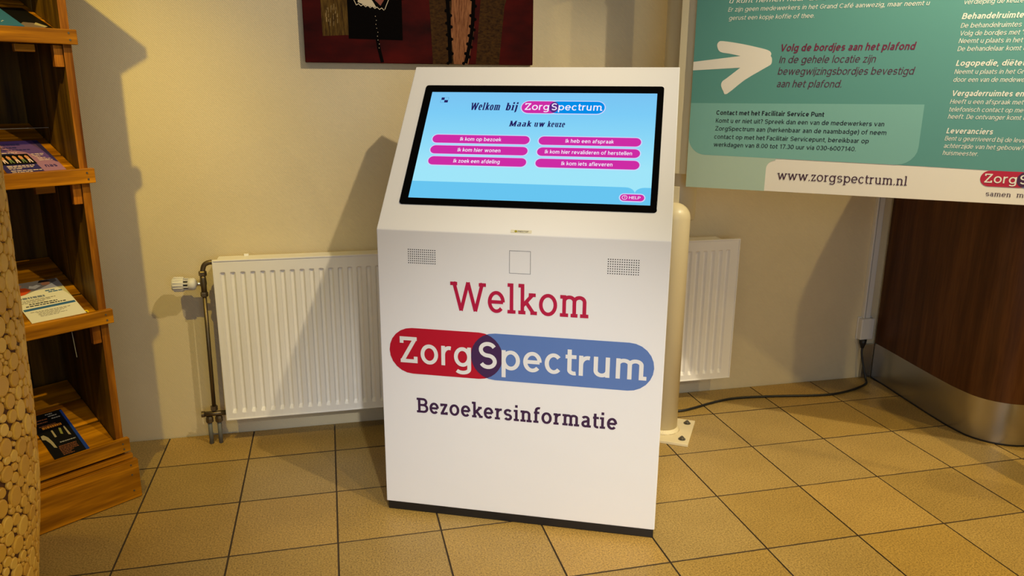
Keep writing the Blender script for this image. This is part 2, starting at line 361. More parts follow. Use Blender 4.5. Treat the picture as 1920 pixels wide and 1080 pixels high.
def ribbons(bm, polys, w, th, f, x0, width, xs, total, lift, shear=0):
    """f(a,b,lift)->3d point; fits string to width; xs = scale of the em in y"""
    kx = width/total; ky = xs
    for pi_, p in enumerate(polys):
        lf = lift+.00003*(pi_ % 9)
        n_ = len(p); closed = n_ > 3 and math.dist(p[0], p[-1]) < 1e-6
        q = p[:-1] if closed else p; L = len(q); le, ri = [], []
        for i in range(L):
            a = q[i-1] if (i > 0 or closed) else q[i]; b = q[(i+1) % L] if (i < L-1 or closed) else q[i]
            d1 = (q[i][0]-a[0], q[i][1]-a[1]); d2 = (b[0]-q[i][0], b[1]-q[i][1])
            def nz(d):
                l = math.hypot(*d); return (d[0]/l, d[1]/l) if l > 1e-9 else None
            d1, d2 = nz(d1), nz(d2)
            d1 = d1 or d2; d2 = d2 or d1
            t = nz((d1[0]+d2[0], d1[1]+d2[1])) or d1
            k = 1/max(.6, t[0]*d1[0]+t[1]*d1[1])
            ww = (th+(w-th)*abs(t[1])**1.2)/2*k
            le.append((q[i][0]-t[1]*ww, q[i][1]+t[0]*ww)); ri.append((q[i][0]+t[1]*ww, q[i][1]-t[0]*ww))
        A = [bm.verts.new(f(x0+(a+shear*b)*kx, b*ky, lf)) for a, b in le]; Bv = [bm.verts.new(f(x0+(a+shear*b)*kx, b*ky, lf)) for a, b in ri]
        R = range(L) if closed else range(L-1)
        for i in R: bm.faces.new((Bv[i], Bv[(i+1) % L], A[(i+1) % L], A[i]))
def stroke_text(name, s, f, x0, y0, width, em, w, th, mtl, parent, lift=.0006, shear=0, slab=True, slabs=None):
    bm = B(); polys, tot = string2d(s, w, th, slab, slabs=slabs)
    ribbons(bm, polys, w, th, lambda a, b, l: f(a, b+y0, l), x0, width, em, tot, lift, shear)
    return obj(name, bm, mtl, parent)
def font_text(lines, name, f, mtl, parent, lift=.0006, shear=0, bold=0):
    """lines: (string, x, y baseline, width, size): sans stroke letters, one mesh"""
    global ARCQ
    ARCQ = .5; bm = B(); wt = .082+bold*2.4
    for s, x, y, width, size in lines:
        polys, tot = string2d(s, wt, wt*.92, False)
        ribbons(bm, polys, wt, wt*.92, lambda a, b, l: f(a, b+y, l), x-.05*size, width+.08*size, size*.93, tot, lift, shear)
    ARCQ = 1.0
    o = obj(name, bm, mtl, parent); return o
def poly(name, pts, f, mtl, parent, lift=.0004, thick=.0003):
    """flat print with a hair of thickness: f(a,b,lift)"""
    bm = B(); a = [bm.verts.new(f(p[0], p[1], lift)) for p in pts]; b = [bm.verts.new(f(p[0], p[1], lift-thick)) for p in pts]
    k = len(pts); bm.faces.new(a); bm.faces.new(b[::-1])
    for i in range(k): bm.faces.new((b[i], b[(i+1) % k], a[(i+1) % k], a[i]))
    bmesh.ops.recalc_face_normals(bm, faces=bm.faces); bmesh.ops.triangulate(bm, faces=[x for x in bm.faces if len(x.verts) > 4])
    return obj(name, bm, mtl, parent)
def capsule(x0, x1, y0, y1, k=12):
    r = (y1-y0)/2; c = (y0+y1)/2
    return arc(x1-r, c, r, r, -90, 90, k) + arc(x0+r, c, r, r, 90, 270, k)
def rrect(x0, x1, y0, y1, r, k=5):
    return arc(x1-r, y0+r, r, r, -90, 0, k)+arc(x1-r, y1-r, r, r, 0, 90, k)+arc(x0+r, y1-r, r, r, 90, 180, k)+arc(x0+r, y0+r, r, r, 180, 270, k)
def lens(xl, xr, y0, y1, k=12):
    """intersection of the two capsule ends: left bound xl (blue's end), right bound xr (red's end)"""
    r = (y1-y0)/2; c = (y0+y1)/2; cR = xr-r; cB = xl+r; d = (cB-cR)/2; h = math.degrees(math.acos(max(-1, min(1, d/r))))
    return arc(cR, c, r, r, -h, h, k)+arc(cB, c, r, r, 180-h, 180+h, k)
def logo(f, parent, x0, x1, y0, y1, xl, xr, mr, mb, mp_, mw, lift=.0006, w=.105, th=.10, shear=0, small=False):
    H = y1-y0
    poly('red_capsule' if not small else 'logo_capsule', capsule(x0, xr, y0, y1), f, mr, parent, lift)
    poly('blue_capsule' if not small else 'logo_capsule', capsule(xl, x1, y0, y1), f, mb, parent, lift+.0003)
    poly('overlap_disc', lens(xl, xr, y0, y1), f, mp_, parent, lift+.0006)
    em = H*.80; base = y0+H*.24
    zx = x0+H*.20
    stroke_text('wordmark', 'Zorg', f, zx, base, xl+.02*H-zx+.02*H, em, w, th, mw, parent, lift+.001, shear, slabs={0})
    stroke_text('wordmark', 'S', f, xl+.13*H, base, (xr-xl)-.22*H, em, w*1.05, th*1.05, mw, parent, lift+.0012, shear, slab=False)
    stroke_text('wordmark', 'pectrum', f, xr-.06*H, base, x1-.14*H-xr+.06*H, em, w, th, mw, parent, lift+.001, shear, slabs={6})

# ------------------------------------------------------------------ room shell
X0, X1, Y0, Y1, ZC = -1.5, 5.0, -4.7, .24, 2.75
def struct(name, bm, m, parent=None):
    o = obj(name, bm, m, parent)
    if not parent: o['kind'] = 'structure'
    return o
b = B(); box(b, X0-.1, X1+.1, Y0-.1, Y1+.1, -.12, -.0035); floor = struct('floor', b, M_grout)
b = B(); box(b, X0-.1, X1+.1, Y1, Y1+.12, -.1, ZC+.1); struct('wall_back', b, M_wall)
b = B(); box(b, X0-.1, X0, Y0-.1, Y1, -.1, ZC+.1); struct('wall_left', b, M_wall2)
b = B(); box(b, X1, X1+.1, Y0-.1, Y1, -.1, ZC+.1); struct('wall_right', b, M_wall2)
b = B(); box(b, X0, X1, Y0-.1, Y0, -.1, ZC+.1); struct('wall_front', b, M_wall2)
b = B(); box(b, X0-.1, X1+.1, Y0-.1, Y1+.1, ZC, ZC+.1); struct('ceiling', b, M_ceil)
# tiles, one by one
G = .0015; tile_mesh = {}
def tile(x, y, sx_, sy_):
    key = (round(sx_, 3), round(sy_, 3))
    if key not in tile_mesh:
        bm = B(); a, c = sx_/2-G, sy_/2-G; e = .0012
        lo = [bm.verts.new(p) for p in ((-a, -c, -.006), (a, -c, -.006), (a, c, -.006), (-a, c, -.006))]
        mi = [bm.verts.new(p) for p in ((-a, -c, -e), (a, -c, -e), (a, c, -e), (-a, c, -e))]
        hi = [bm.verts.new(p) for p in ((-a+e, -c+e, 0), (a-e, -c+e, 0), (a-e, c-e, 0), (-a+e, c-e, 0))]
        for A_, B_ in ((lo, mi), (mi, hi)):
            for i in range(4): bm.faces.new((A_[i], A_[(i+1) % 4], B_[(i+1) % 4], B_[i]))
        bm.faces.new(hi)
        me = bpy.data.meshes.new('tile')
        for f_ in bm.faces: f_.material_index = 0 if len(set(v.co.z for v in f_.verts)) == 1 and f_.verts[0].co.z == 0 else 1
        bm.to_mesh(me); bm.free(); me.materials.append(M_tile); me.materials.append(M_grout); tile_mesh[key] = me
    o = bpy.data.objects.new('tile', tile_mesh[key]); C.objects.link(o); o.parent = floor
    o.location = (x, y, random.uniform(-.0003, .0003)); o.rotation_euler = (0, 0, random.uniform(-.002, .002))
for i in range(-4, 16):
    tile(i*.3+.15, .119, .3, .236)
    for j in range(0, 11): tile(i*.3+.15, -.15-.3*j, .3, .3)

# ------------------------------------------------------------------ information kiosk
K = thing('information_kiosk', 'white metal information kiosk with sloped touchscreen, in front of the radiator', 'kiosk', (.7530, -.4400, 0), math.radians(-24.5))
KW = .823
kf = lambda a, b_, l: Vector((a, -l, b_))           # front face: x, z, lift outward
sl = Vector((0, .396, .453)).normalized(); sn_ = Vector((0, -sl.z, sl.y)); so = Vector((0, 0, .887))
ki = lambda a, b_, l: so + Vector((a, 0, 0)) + sl*b_ + sn_*l
b = B(); prism(b, [(0, .028), (0, .887), (.396, 1.34), (.452, 1.34), (.500, 1.22), (.500, .028)], 0, KW, lambda p, q, d: Vector((d, p, q)))
body = obj('body', b, M_white, K, bevel=.0022)
b = B(); box(b, .004, KW-.003, .002, .495, 0, .03); obj('plinth', b, M_black, K, bevel=.003)
# front print
stroke_text('lettering', 'Welkom', kf, .212, .661, .402, .118, .098, .088, M_crimson, K).name
logo(kf, K, .0270, .7965, .4570, .5985, .2745, .3680, M_red, M_blue, M_purple, M_wprint)
stroke_text('lettering', 'Bezoekersinformatie', kf, .104, .3345, .600, .0665, .125, .105, M_plum, K)
# speaker holes
def grille(x0, x1, z0, z1):
    bm = B()
    for i in range(14):
        for j in range(7):
            cx, cz = x0+(x1-x0)*i/13, z0+(z1-z0)*j/6
            vs = [bm.verts.new(kf(cx+.0017*math.cos(t), cz+.0017*math.sin(t), .0004)) for t in [math.pi/3*k for k in range(6)]]
            bm.faces.new(vs)
    o = obj('speaker_holes', bm, M_hole, K); o['kind'] = 'stuff'
grille(.0935, .1715, .7935, .8320); grille(.6590, .7405, .7915, .8310)
bm = B()
for a0, a1, z0, z1 in ((.386, .446, .8415, .8425), (.386, .446, .7775, .7785), (.386, .387, .7775, .8425), (.445, .446, .7775, .8425)):
    vs = [bm.verts.new(kf(*p, .0005)) for p in ((a0, z0), (a1, z0), (a1, z1), (a0, z1))]; bm.faces.new(vs)
obj('hatch_outline', bm, mat('grey_line', (.12, .11, .1), .7), K)
# badge
bd = poly('maker_badge', rrect(.388, .447, .0055, .0155, .002), ki, mat('badge_silver', srgb(226, 220, 196), .35), K, .0008, .0006)
poly('badge_mark', [(.398, .0105), (.4015, .0145), (.406, .0125), (.407, .0085), (.402, .0065)], ki, mat('badge_olive', srgb(160, 150, 30), .5), bd, .0011)
font_text([('PRESTOP', .408, .0078, .030, .0075)], 'badge_lettering', ki, mat('badge_grey', srgb(70, 66, 50), .5), bd, .0012, bold=.01)
# touchscreen
bm = B(); pts = rrect(.0500, .7805, .0860, .5250, .009)
a = [bm.verts.new(ki(*p, .0035)) for p in pts]; c_ = [bm.verts.new(ki(*p, -.004)) for p in pts]
bm.faces.new(a)
for i in range(len(pts)): bm.faces.new((c_[i], c_[(i+1) % len(pts)], a[(i+1) % len(pts)], a[i]))
TS = obj('touchscreen', bm, M_glass, K, bevel=.001)
LF = .0037
D = (.0745, .7615, .1075, .4972)
# display surface as own local-flat mesh so that Generated runs along the slope
bm = B(); vs = [bm.verts.new((x_, y_, 0)) for x_, y_ in ((D[0], D[2]), (D[1], D[2]), (D[1], D[3]), (D[0], D[3]))]; bm.faces.new(vs)
disp = obj('display', bm, E_bg, TS)
MM = Matrix.Identity(4); MM.col[0][:3] = (1, 0, 0); MM.col[1][:3] = sl; MM.col[2][:3] = sn_; MM.translation = so + sn_*LF
disp.matrix_local = MM
band = [(D[0], D[2]), (D[1], D[2]), (D[1], .1640), (.744, .1640)] + arc(.744, .1440, .0265, .020, 90, 180, 6)[1:] + arc(.6910, .1440, .0265, .020, 0, 90, 6) + [(.60, .1645), (D[0], .1650)]
poly('display_band', band, ki, E_band, TS, LF+.0006)
def button(x0, x1, yc, h, s, tx0, tx1, size):
    bt = poly('button_halo', capsule(x0-.003, x1+.003, yc-h/2-.003, yc+h/2+.003), ki, E_halo, TS, LF+.0009)
    poly('button', capsule(x0, x1, yc-h/2, yc+h/2), ki, E_pink, TS, LF+.0012)
    font_text([(s, tx0, yc-size*.33, tx1-tx0, size)], 'button_lettering', ki, E_white, TS, LF+.0015, bold=.008, shear=.03)
button(.1085, .4030, .3180, .0300, 'Ik kom op bezoek', .1940, .3180, .0195)
button(.1090, .4020, .2785, .0300, 'Ik kom hier wonen', .1930, .3220, .0195)
button(.1100, .4030, .2385, .0300, 'Ik zoek een afdeling', .1870, .3255, .0195)
button(.4300, .7250, .3180, .0300, 'Ik heb een afspraak', .5090, .6470, .0195)
button(.4300, .7242, .2785, .0300, 'Ik kom hier revalideren of herstellen', .4530, .7020, .0195)
button(.4300, .7250, .2385, .0300, 'Ik kom iets afleveren', .5050, .6500, .0195)
button(.6785, .7445, .1300, .0215, 'HELP', .7030, .7340, .0140)
bm = B()
pr = arc(.6910, .1300, .0068, .0068, 0, 360, 16)
ribbons(bm, [[(x_, y_) for x_, y_ in pr]], .0014, .0014, lambda a, b_, l: ki(a, b_, l), 0, 1, 1, 1, LF+.0016)
obj('help_ring', bm, E_white, TS)
font_text([('?', .6888, .1260, .0045, .0115)], 'help_mark', ki, E_white, TS, LF+.0016)
poly('logo_halo', capsule(.3605, .6150, .4155, .4665), ki, E_halo, TS, LF+.0008)
logo(ki, TS, .3635, .6120, .4185, .4635, .4470, .4760, E_pink, E_blue, E_purp, E_white, LF+.0011, .10, .095, small=True)
stroke_text('greeting', 'Welkom', ki, .2040, .4280, .0945, .0385, .18, .05, E_navy, TS, LF+.0008, .14)
stroke_text('greeting', 'bij', ki, .3130, .4280, .0385, .0385, .18, .05, E_navy, TS, LF+.0008, .14)
stroke_text('prompt', 'Maak', ki, .3330, .3680, .0680, .0290, .18, .05, E_navy, TS, LF+.0008, .14)
stroke_text('prompt', 'uw', ki, .4080, .3680, .0330, .0290, .18, .05, E_navy, TS, LF+.0008, .14)
stroke_text('prompt', 'keuze', ki, .4480, .3680, .0530, .0290, .18, .05, E_navy, TS, LF+.0008, .14)
bm = B()
for a0, a1, b0, b1 in ((.109, .119, .4655, .4750), (.1195, .131, .4555, .4650)):
    vs = [bm.verts.new(ki(*p, LF+.001)) for p in ((a0, b0), (a1, b0), (a1, b1), (a0, b1))]; bm.faces.new(vs)
for a0, a1, b0, b1 in ((.119, .1315, .4747, .4753), (.1312, .1318, .4655, .4750), (.1075, .119, .4552, .4557), (.1075, .108, .4555, .4640)):
    vs = [bm.verts.new(ki(*p, LF+.001)) for p in ((a0, b0), (a1, b0), (a1, b1), (a0, b1))]; bm.faces.new(vs)
obj('language_icon', bm, E_navy, TS)

# ------------------------------------------------------------------ radiator
Rd = thing('radiator', 'long cream fluted panel radiator on the back wall behind the kiosk', 'radiator', (.220, .13, .098))
RW, RH = 2.014, .597; pitch = .0333
xs_ = [0, .006]; k = 0
prof = [(0, 0), (.006, 0)]
x_ = .018
while x_ + pitch < RW-.012:
    prof += [(x_+.004, 0), (x_+.009, 1), (x_+.017, 1), (x_+.023, 0)]; x_ += pitch
prof += [(RW-.006, 0), (RW, 0)]
rows = [(0, 0), (.026, 0), (.040, 1), (.548, 1), (.553, 0), (RH, 0)]
bm = B(); gv = [[bm.verts.new((p, d*e*.0085, z)) for p, d in prof] for z, e in rows]
for i in range(len(rows)-1):
    for j in range(len(prof)-1): bm.faces.new((gv[i][j], gv[i][j+1], gv[i+1][j+1], gv[i+1][j]))
# returns at the rim
def rim(idx, off):
    a = [gv[r_][c2] for r_, c2 in idx]; bb = [bm.verts.new(v_.co + Vector(off)) for v_ in a]
    for i in range(len(a)-1): bm.faces.new((a[i], a[i+1], bb[i+1], bb[i]))
nc = len(prof)-1; nr = len(rows)-1
rim([(0, j) for j in range(nc+1)], (0, .012, 0)); rim([(nr, j) for j in range(nc+1)], (0, .012, 0))
rim([(i, 0) for i in range(nr+1)], (0, .012, 0)); rim([(i, nc) for i in range(nr+1)], (0, .012, 0))
bmesh.ops.recalc_face_normals(bm, faces=bm.faces); bmesh.ops.reverse_faces(bm, faces=[])
obj('front_panel', bm, M_rad, Rd, bevel=.001)
# raised rim lip
bm = B(); box(bm, 0, RW, -.0025, .0, 0, .005); box(bm, 0, RW, -.0025, 0, RH-.005, RH); box(bm, 0, .005, -.0025, 0, .005, RH-.005); box(bm, RW-.005, RW, -.0025, 0, .005, RH-.005)
obj('rim', bm, M_rad, Rd, bevel=.001)
bm = B(); box(bm, .012, RW-.07, .066, .078, .005, RH-.002); obj('rear_panel', bm, M_rad, Rd, bevel=.003)
bm = B(); box(bm, .014, RW-.075, .014, .064, RH-.006, RH-.001)
obj('top_cover', bm, M_rad, Rd, bevel=.001)
for xx in (.10, 1.30, 1.80):
    bm = B(); box(bm, xx, xx+.016, .060, .072, RH-.002, RH+.006); obj('clip', bm, M_rad, Rd, bevel=.001)
for xx in (.35, 1.60):
    bm = B(); box(bm, xx, xx+.04, .078, .1095, .08, RH-.1); obj('wall_bracket', bm, M_rad, Rd)
bm = B(); box(bm, .02, RW-.03, .030, .050, .02, RH-.02); obj('convector_fins', bm, mat('dark_fins', srgb(150, 140, 118), .6), Rd)
# valve group in radiator local coords: origin (.22,.13,.098)
def rl(x, y, z): return Vector((x-.22, y-.13, z-.098))
bm = B(); tube(bm, smooth_path([rl(.223, .16, .683), rl(.205, .16, .682), rl(.190, .16, .674), rl(.183, .16, .655), rl(.182, .16, .642)], 4), .0085, 14); obj('elbow', bm, M_bronze, Rd, True)
bm = B(); lathe(bm, [(.0115, .635), (.0135, .638), (.0135, .650), (.0115, .653)], 6, (.182-.22, .03, -.098)); obj('union_nut', bm, M_bronze, Rd)
bm = B(); lathe(bm, [(.0095, .572), (.010, .60), (.0115, .607), (.0105, .625), (.0095, .637)], 16, (.1815-.22, .03, -.098)); obj('valve_body', bm, M_bronze, Rd, True)
bm = B(); lathe(bm, [(.0105, .560), (.0130, .563), (.0130, .573), (.0115, .5775)], 6, (.181-.22, .03, -.098)); obj('union_nut', bm, M_bronze, Rd)
bm = B(); tube(bm, [rl(.181, .16, .562), rl(.1765, .16, .135)], .0072, 14); obj('supply_pipe', bm, M_bronze, Rd, True)
# thermostat head, axis x
TH = bpy.data.objects.new('thermostat_head', None); C.objects.link(TH); TH.parent = Rd; TH.location = rl(.165, .16, .607); TH.rotation_euler = (0, .03, 0)
bm = B(); lathe(bm, [(.020, -.0855), (.0225, -.082), (.0245, -.062), (.0250, -.047)], 24, axis='x'); obj('cap', bm, M_plug, TH)
bm = B()
for k_ in range(16):
    t = 2*math.pi*k_/16; box(bm, -.080, -.050, -.0012, .0012, .0235, .0262, Matrix.Rotation(t, 4, 'X'))
obj('cap_ribs', bm, M_plug, TH)
bm = B(); lathe(bm, [(.0165, -.048), (.0165, -.033)], 16, axis='x'); obj('sensor_core', bm, mat('dark_core', (.05, .045, .04), .6), TH)
bm = B()
for k_ in range(10):
    t = 2*math.pi*k_/10; box(bm, -.048, -.032, -.0022, .0022, .0185, .0215, Matrix.Rotation(t, 4, 'X'))
obj('cage', bm, M_plug, TH)
bm = B(); lathe(bm, [(.0175, -.034), (.0215, -.031), (.0215, -.014), (.0170, -.009), (.012, -.007)], 20, axis='x'); obj('collar', bm, M_plug, TH, True)
bm = B(); lathe(bm, [(.008, -.009), (.008, .010)], 12, axis='x'); obj('spindle', bm, mat('chrome', srgb(210, 205, 195), .2, 1), TH, True)
# bottom H block
bm = B(); tube(bm, [rl(.1325, .16, .1175), rl(.222, .16, .1175)], .0095, 14); obj('return_block', bm, M_bronze, Rd, True)
bm = B(); lathe(bm, [(.0125, .131), (.0125, .147)], 6, (.1765-.22, .03, -.098)); obj('union_nut', bm, M_bronze, Rd)
bm = B(); lathe(bm, [(.0115, 0), (.0115, .010)], 16, (.1315-.22, .03, .0195), 'x'); obj('end_cap', bm, M_bronze, Rd)
for xx in (.1570, .1895):
    bm = B(); lathe(bm, [(.0115, .084), (.0135, .087), (.0135, .100), (.0105, .108)], 8, (xx-.22, .03, -.098)); obj('union_nut', bm, M_bronze, Rd)
    bm = B(); tube(bm, [rl(xx, .16, .088), rl(xx, .16, 0)], .0078, 12); obj('floor_pipe', bm, M_greypipe, Rd, True)

# ------------------------------------------------------------------ painting
Pt = thing('painting', 'dark red abstract flower painting on canvas hanging above the radiator', 'painting', (.5705, .2395, 1.359))
PW, PH = .807, .62
M_canvas = mat('dark_red_canvas', srgb(72, 8, 6), .7, spec=.08); n = N(M_canvas)
cv = n.ramp(n.noise(n.coords((1, 1, 2.5)), 5, 4), [(.32, srgb(34, 6, 6)), (.5, srgb(56, 8, 7)), (.7, srgb(78, 12, 8))]); n.l(cv, n.b.inputs['Base Color']); n.bump(n.noise(n.coords(), 240, 2), .2, .001)
bm = B(); box(bm, 0, PW, -.0300, 0, 0, PH); obj('canvas', bm, M_canvas, Pt, bevel=.002)
pf = lambda a, b_, l: Vector((a, -.0300-l, b_))
def brush(name, c0, c1, sc_=(60, 1, 6)):
    m_ = mat(name, c0, .7, spec=.08); q = N(m_); q.l(q.ramp(q.noise(q.coords(sc_), 3, 4, .7), [(.35, c0), (.65, c1)]), q.b.inputs['Base Color']); return m_
ochre = brush('ochre_paint', srgb(46, 28, 8), srgb(104, 78, 32)); blackp = mat('black_paint', srgb(8, 5, 4), .8, spec=.04); pinkp = brush('flesh_paint', srgb(96, 54, 32), srgb(156, 104, 68))
olive = brush('olive_paint', srgb(38, 22, 8), srgb(74, 48, 18), (20, 1, 40)); chalk = mat('chalk_paint', srgb(206, 190, 160), .7)
poly('paint_patch', [(.063, .087), (.150, .092), (.148, .40), (.058, .40)], pf, ochre, Pt, .0006)
poly('paint_patch', [(.150, .080), (.335, .078), (.335, .21), (.385, .22), (.385, .45), (.148, .45)], pf, blackp, Pt, .0007)
poly('paint_patch', [(.44, .0), (.52, .0), (.51, .22), (.43, .23)], pf, olive, Pt, .0006)
poly('paint_patch', [(.595, .0), (.68, .0), (.70, .20), (.76, .40), (.63, .42)], pf, olive, Pt, .0005)
poly('paint_patch', [(.515, .0), (.567, .0), (.590, .12), (.588, .32), (.552, .36), (.515, .32), (.505, .12)], pf, pinkp, Pt, .0008)
def stem(pts, w0, thorns=0):
    bm = B(); L = smooth_path([Vector((p[0], p[1], 0)) for p in pts], 6)
    for a_, b_ in zip(L, L[1:]):
        d = (b_-a_).normalized(); s_ = Vector((-d.y, d.x, 0))*w0
        vs = [bm.verts.new(pf(q.x, q.y, .0012)) for q in (a_-s_, a_+s_, b_+s_, b_-s_)]; bm.faces.new(vs)
    if thorns:
        for i in range(thorns):
            p = L[int((i+.5)/thorns*(len(L)-1))]; sd = 1 if i % 2 else -1
            bm.faces.new([bm.verts.new(pf(p.x+sd*w0*1.2+.0058*math.cos(t), p.y+.0058*math.sin(t), .0014)) for t in [math.pi/4*k for k in range(8)]])
    obj('painted_stem', bm, blackp, Pt)
stem([(.262, .003), (.250, .06), (.243, .12)], .0055)
stem([(.502, .003), (.500, .10), (.497, .18), (.490, .30), (.495, .42)], .0065, 16)
stem([(.558, .003), (.573, .07), (.583, .13), (.588, .22), (.600, .42)], .0065, 16)
# flower with white zigzag outline
fl = []
for i in range(13): fl.append((.180+i*.0078, .190-(i*.0012)+(.006 if i % 2 else 0)))
bm = B(); ribbons(bm, [fl, [(.276, .178), (.292, .215), (.30, .26)], [(.180, .190), (.16, .235), (.175, .28)]], .0022, .0022, lambda a, b_, l: pf(a, b_, l), 0, 1, 1, 1, .0016); obj('flower_outline', bm, chalk, Pt)
poly('flower_petal', [(.185, .20), (.215, .188), (.248, .184), (.235, .205), (.205, .235), (.19, .23)], pf, chalk, Pt, .0012)
poly('flower_petal', [(.225, .225), (.262, .190), (.275, .21), (.26, .26)], pf, mat('pale_red_paint', srgb(130, 60, 40), .7), Pt, .0012)
bm = B()
for i in range(9):
    cx, cz = .243+.0012*i+.002*math.sin(i*2), .155-.013*i
    bm.faces.new([bm.verts.new(pf(cx+.0013*math.cos(t), cz+.0013*math.sin(t), .0018)) for t in [math.pi/3*k for k in range(6)]])
obj('painted_dots', bm, chalk, Pt)
bm = B()
for i in range(26):
    cx, cz = .075+random.uniform(0, .02)+(i % 2)*.02, .115+random.uniform(0, .07); hgt = random.uniform(.006, .02)
    bm.faces.new([bm.verts.new(pf(*p, .0011)) for p in ((cx, cz), (cx+.0016, cz), (cx+.002, cz+hgt), (cx+.0004, cz+hgt))])
obj('brush_marks', bm, mat('light_ochre_paint', srgb(150, 122, 70), .7), Pt)

# ------------------------------------------------------------------ column, post, sign
M_weld = mat('weld_cream', srgb(232, 216, 172), .5); n = N(M_weld); n.bump(n.noise(n.coords(), 160, 3), 1, .004)
def post(loc, rz, label, top, dome=True):
    t = thing('support_post', label, 'post', (loc[0], loc[1], 0), rz)
    bm = B()
    if dome: pr_ = [(.0555, .010), (.0555, top-.0555)]+[(.0555*math.cos(a_), top-.0555+.0555*math.sin(a_)) for a_ in [math.radians(d_) for d_ in (12, 24, 36, 48, 60, 72, 82, 88)]]
    else: pr_ = [(.0555, .010), (.0555, top)]
    lathe(bm, pr_, 36); obj('tube', bm, M_cream, t, True)
    bm = B(); box(bm, -.112, .112, -.112, .112, 0, .011); obj('base_plate', bm, M_cream, t, bevel=.0015)
    bm = B(); lathe(bm, [(.066, .0105), (.063, .016), (.058, .022), (.055, .026)], 36); obj('weld_bead', bm, M_weld, t, True)
    for a_ in (-1, 1):
        for c2 in (-1, 1):
            bo = bpy.data.objects.new('anchor_bolt', None); C.objects.link(bo); bo.parent = t; bo.location = (a_*.085, c2*.075, .011)
            bm = B(); lathe(bm, [(.0135, 0), (.0135, .002)], 18); obj('washer', bm, M_bolt, bo)
            bm = B(); lathe(bm, [(.0088, .002), (.0088, .008), (.007, .009)], 8); obj('nut', bm, M_bolt, bo)
            bm = B(); lathe(bm, [(.0042, .008), (.0042, .0125)], 10); obj('stud', bm, M_bolt, bo)
    return t
RS = math.radians(-33)
p1 = post((1.831, -.100), RS, 'round-topped cream steel post with bolted base plate, right behind the kiosk', .885)
bm = B(); box(bm, -.012, .011, -.004, .004, .875, .942); obj('top_tab', bm, M_cream, p1, bevel=.001)
SA = math.radians(-37); su = Vector((math.cos(SA), math.sin(SA), 0)); SP = Vector((1.831, -.10, 0))
p2 = post(tuple((SP+su*1.335+Vector((.0, -.012, 0)))[:2]), math.radians(-37), 'cream steel post whose bolted base plate shows at the right frame edge', .885)

Sg = thing('sign_board', 'large teal and white printed information sign board on steel posts, right of the kiosk', 'sign', (SP.x, SP.y, 0), SA)
sf = lambda a, b_, l: Vector((a, -l, b_))
SL, SR, SB, ST = .0320, 1.300, .9435, 1.95
bm = B(); box(bm, SL, SR, .0003, .014, SB, ST); panel = obj('panel', bm, M_signw, Sg, bevel=.0008)
bm = B(); box(bm, -.021, .14, .0145, .0215, .9855, 1.93); obj('mounting_plate', bm, M_cream, Sg, bevel=.001)
tb = Vector((1.895, .030, 0))-SP; tbx = tb.dot(su); tby = -tb.dot(Vector((su.y, -su.x, 0)))
bm = B(); lathe(bm, [(.062, .800), (.0715, .808), (.0715, ZC-.002)], 40, (tbx, tby, 0)); tu = obj('support_tube', bm, M_cream, Sg, True)
tu.data.set_sharp_from_angle(angle=math.radians(40))
for zz in (1.15, 1.75):
    bm = B(); box(bm, tbx-.02, tbx+.02, .0215, tby-.06, zz, zz+.05); obj('bracket', bm, M_cream, Sg)
bm = B(); box(bm, 1.15, 1.31, .0145, .0215, .9, 1.93); obj('mounting_plate', bm, M_cream, Sg, bevel=.001)
# colour fields
poly('teal_field', [(SL, 1.118)] + arc(.0920, 1.118, .060, .0610, 180, 270, 8)[1:] + [(.1500, 1.0565), (.75, 1.0478), (1.04, 1.0415), (SR, 1.0400), (SR, ST), (SL, ST)], sf, M_teal, panel, .0004)
poly('contact_field', [(SL, 1.118)] + arc(.0920, 1.118, .060, .0610, 180, 270, 8)[1:] + [(.1500, 1.0565)] + [(.6900, 1.0490)] + arc(.6900, 1.1060, .0570, .0570, -90, 0, 6)[1:] + [(.7475, 1.2358), (SL, 1.2312)], sf, M_teal2, panel, .0008)
poly('mint_field', [(SL, SB), (.2975, SB), (.2975, 1.010)] + arc(.3275, 1.0180, .030, .0300, 180, 95, 6) + [(.3275, 1.0540), (.1500, 1.0565)] + arc(.0920, 1.118, .060, .0610, 270, 180, 8) , sf, M_mint, panel, .0006)
AR = smooth_path([Vector((x_, z_, 0)) for x_, z_ in ((.1860, 1.3850), (.150, 1.3925), (.1178, 1.3993), (.1073, 1.4180), (.1110, 1.4300), (.1250, 1.4330), (.180, 1.4245), (.230, 1.4135), (.2713, 1.4024), (.2825, 1.3920), (.2815, 1.3840), (.2860, 1.3760), (.2851, 1.3588), (.2700, 1.3480), (.2050, 1.3080), (.1506, 1.2628), (.1378, 1.2720), (.1292, 1.2906), (.1330, 1.3040), (.1451, 1.3132), (.1877, 1.3475))], 3)
poly('arrow', [(SL, 1.3394), (SL, 1.3674)]+[(v_.x, v_.y) for v_ in AR], sf, M_signw, panel, .0009)
sz = .0205
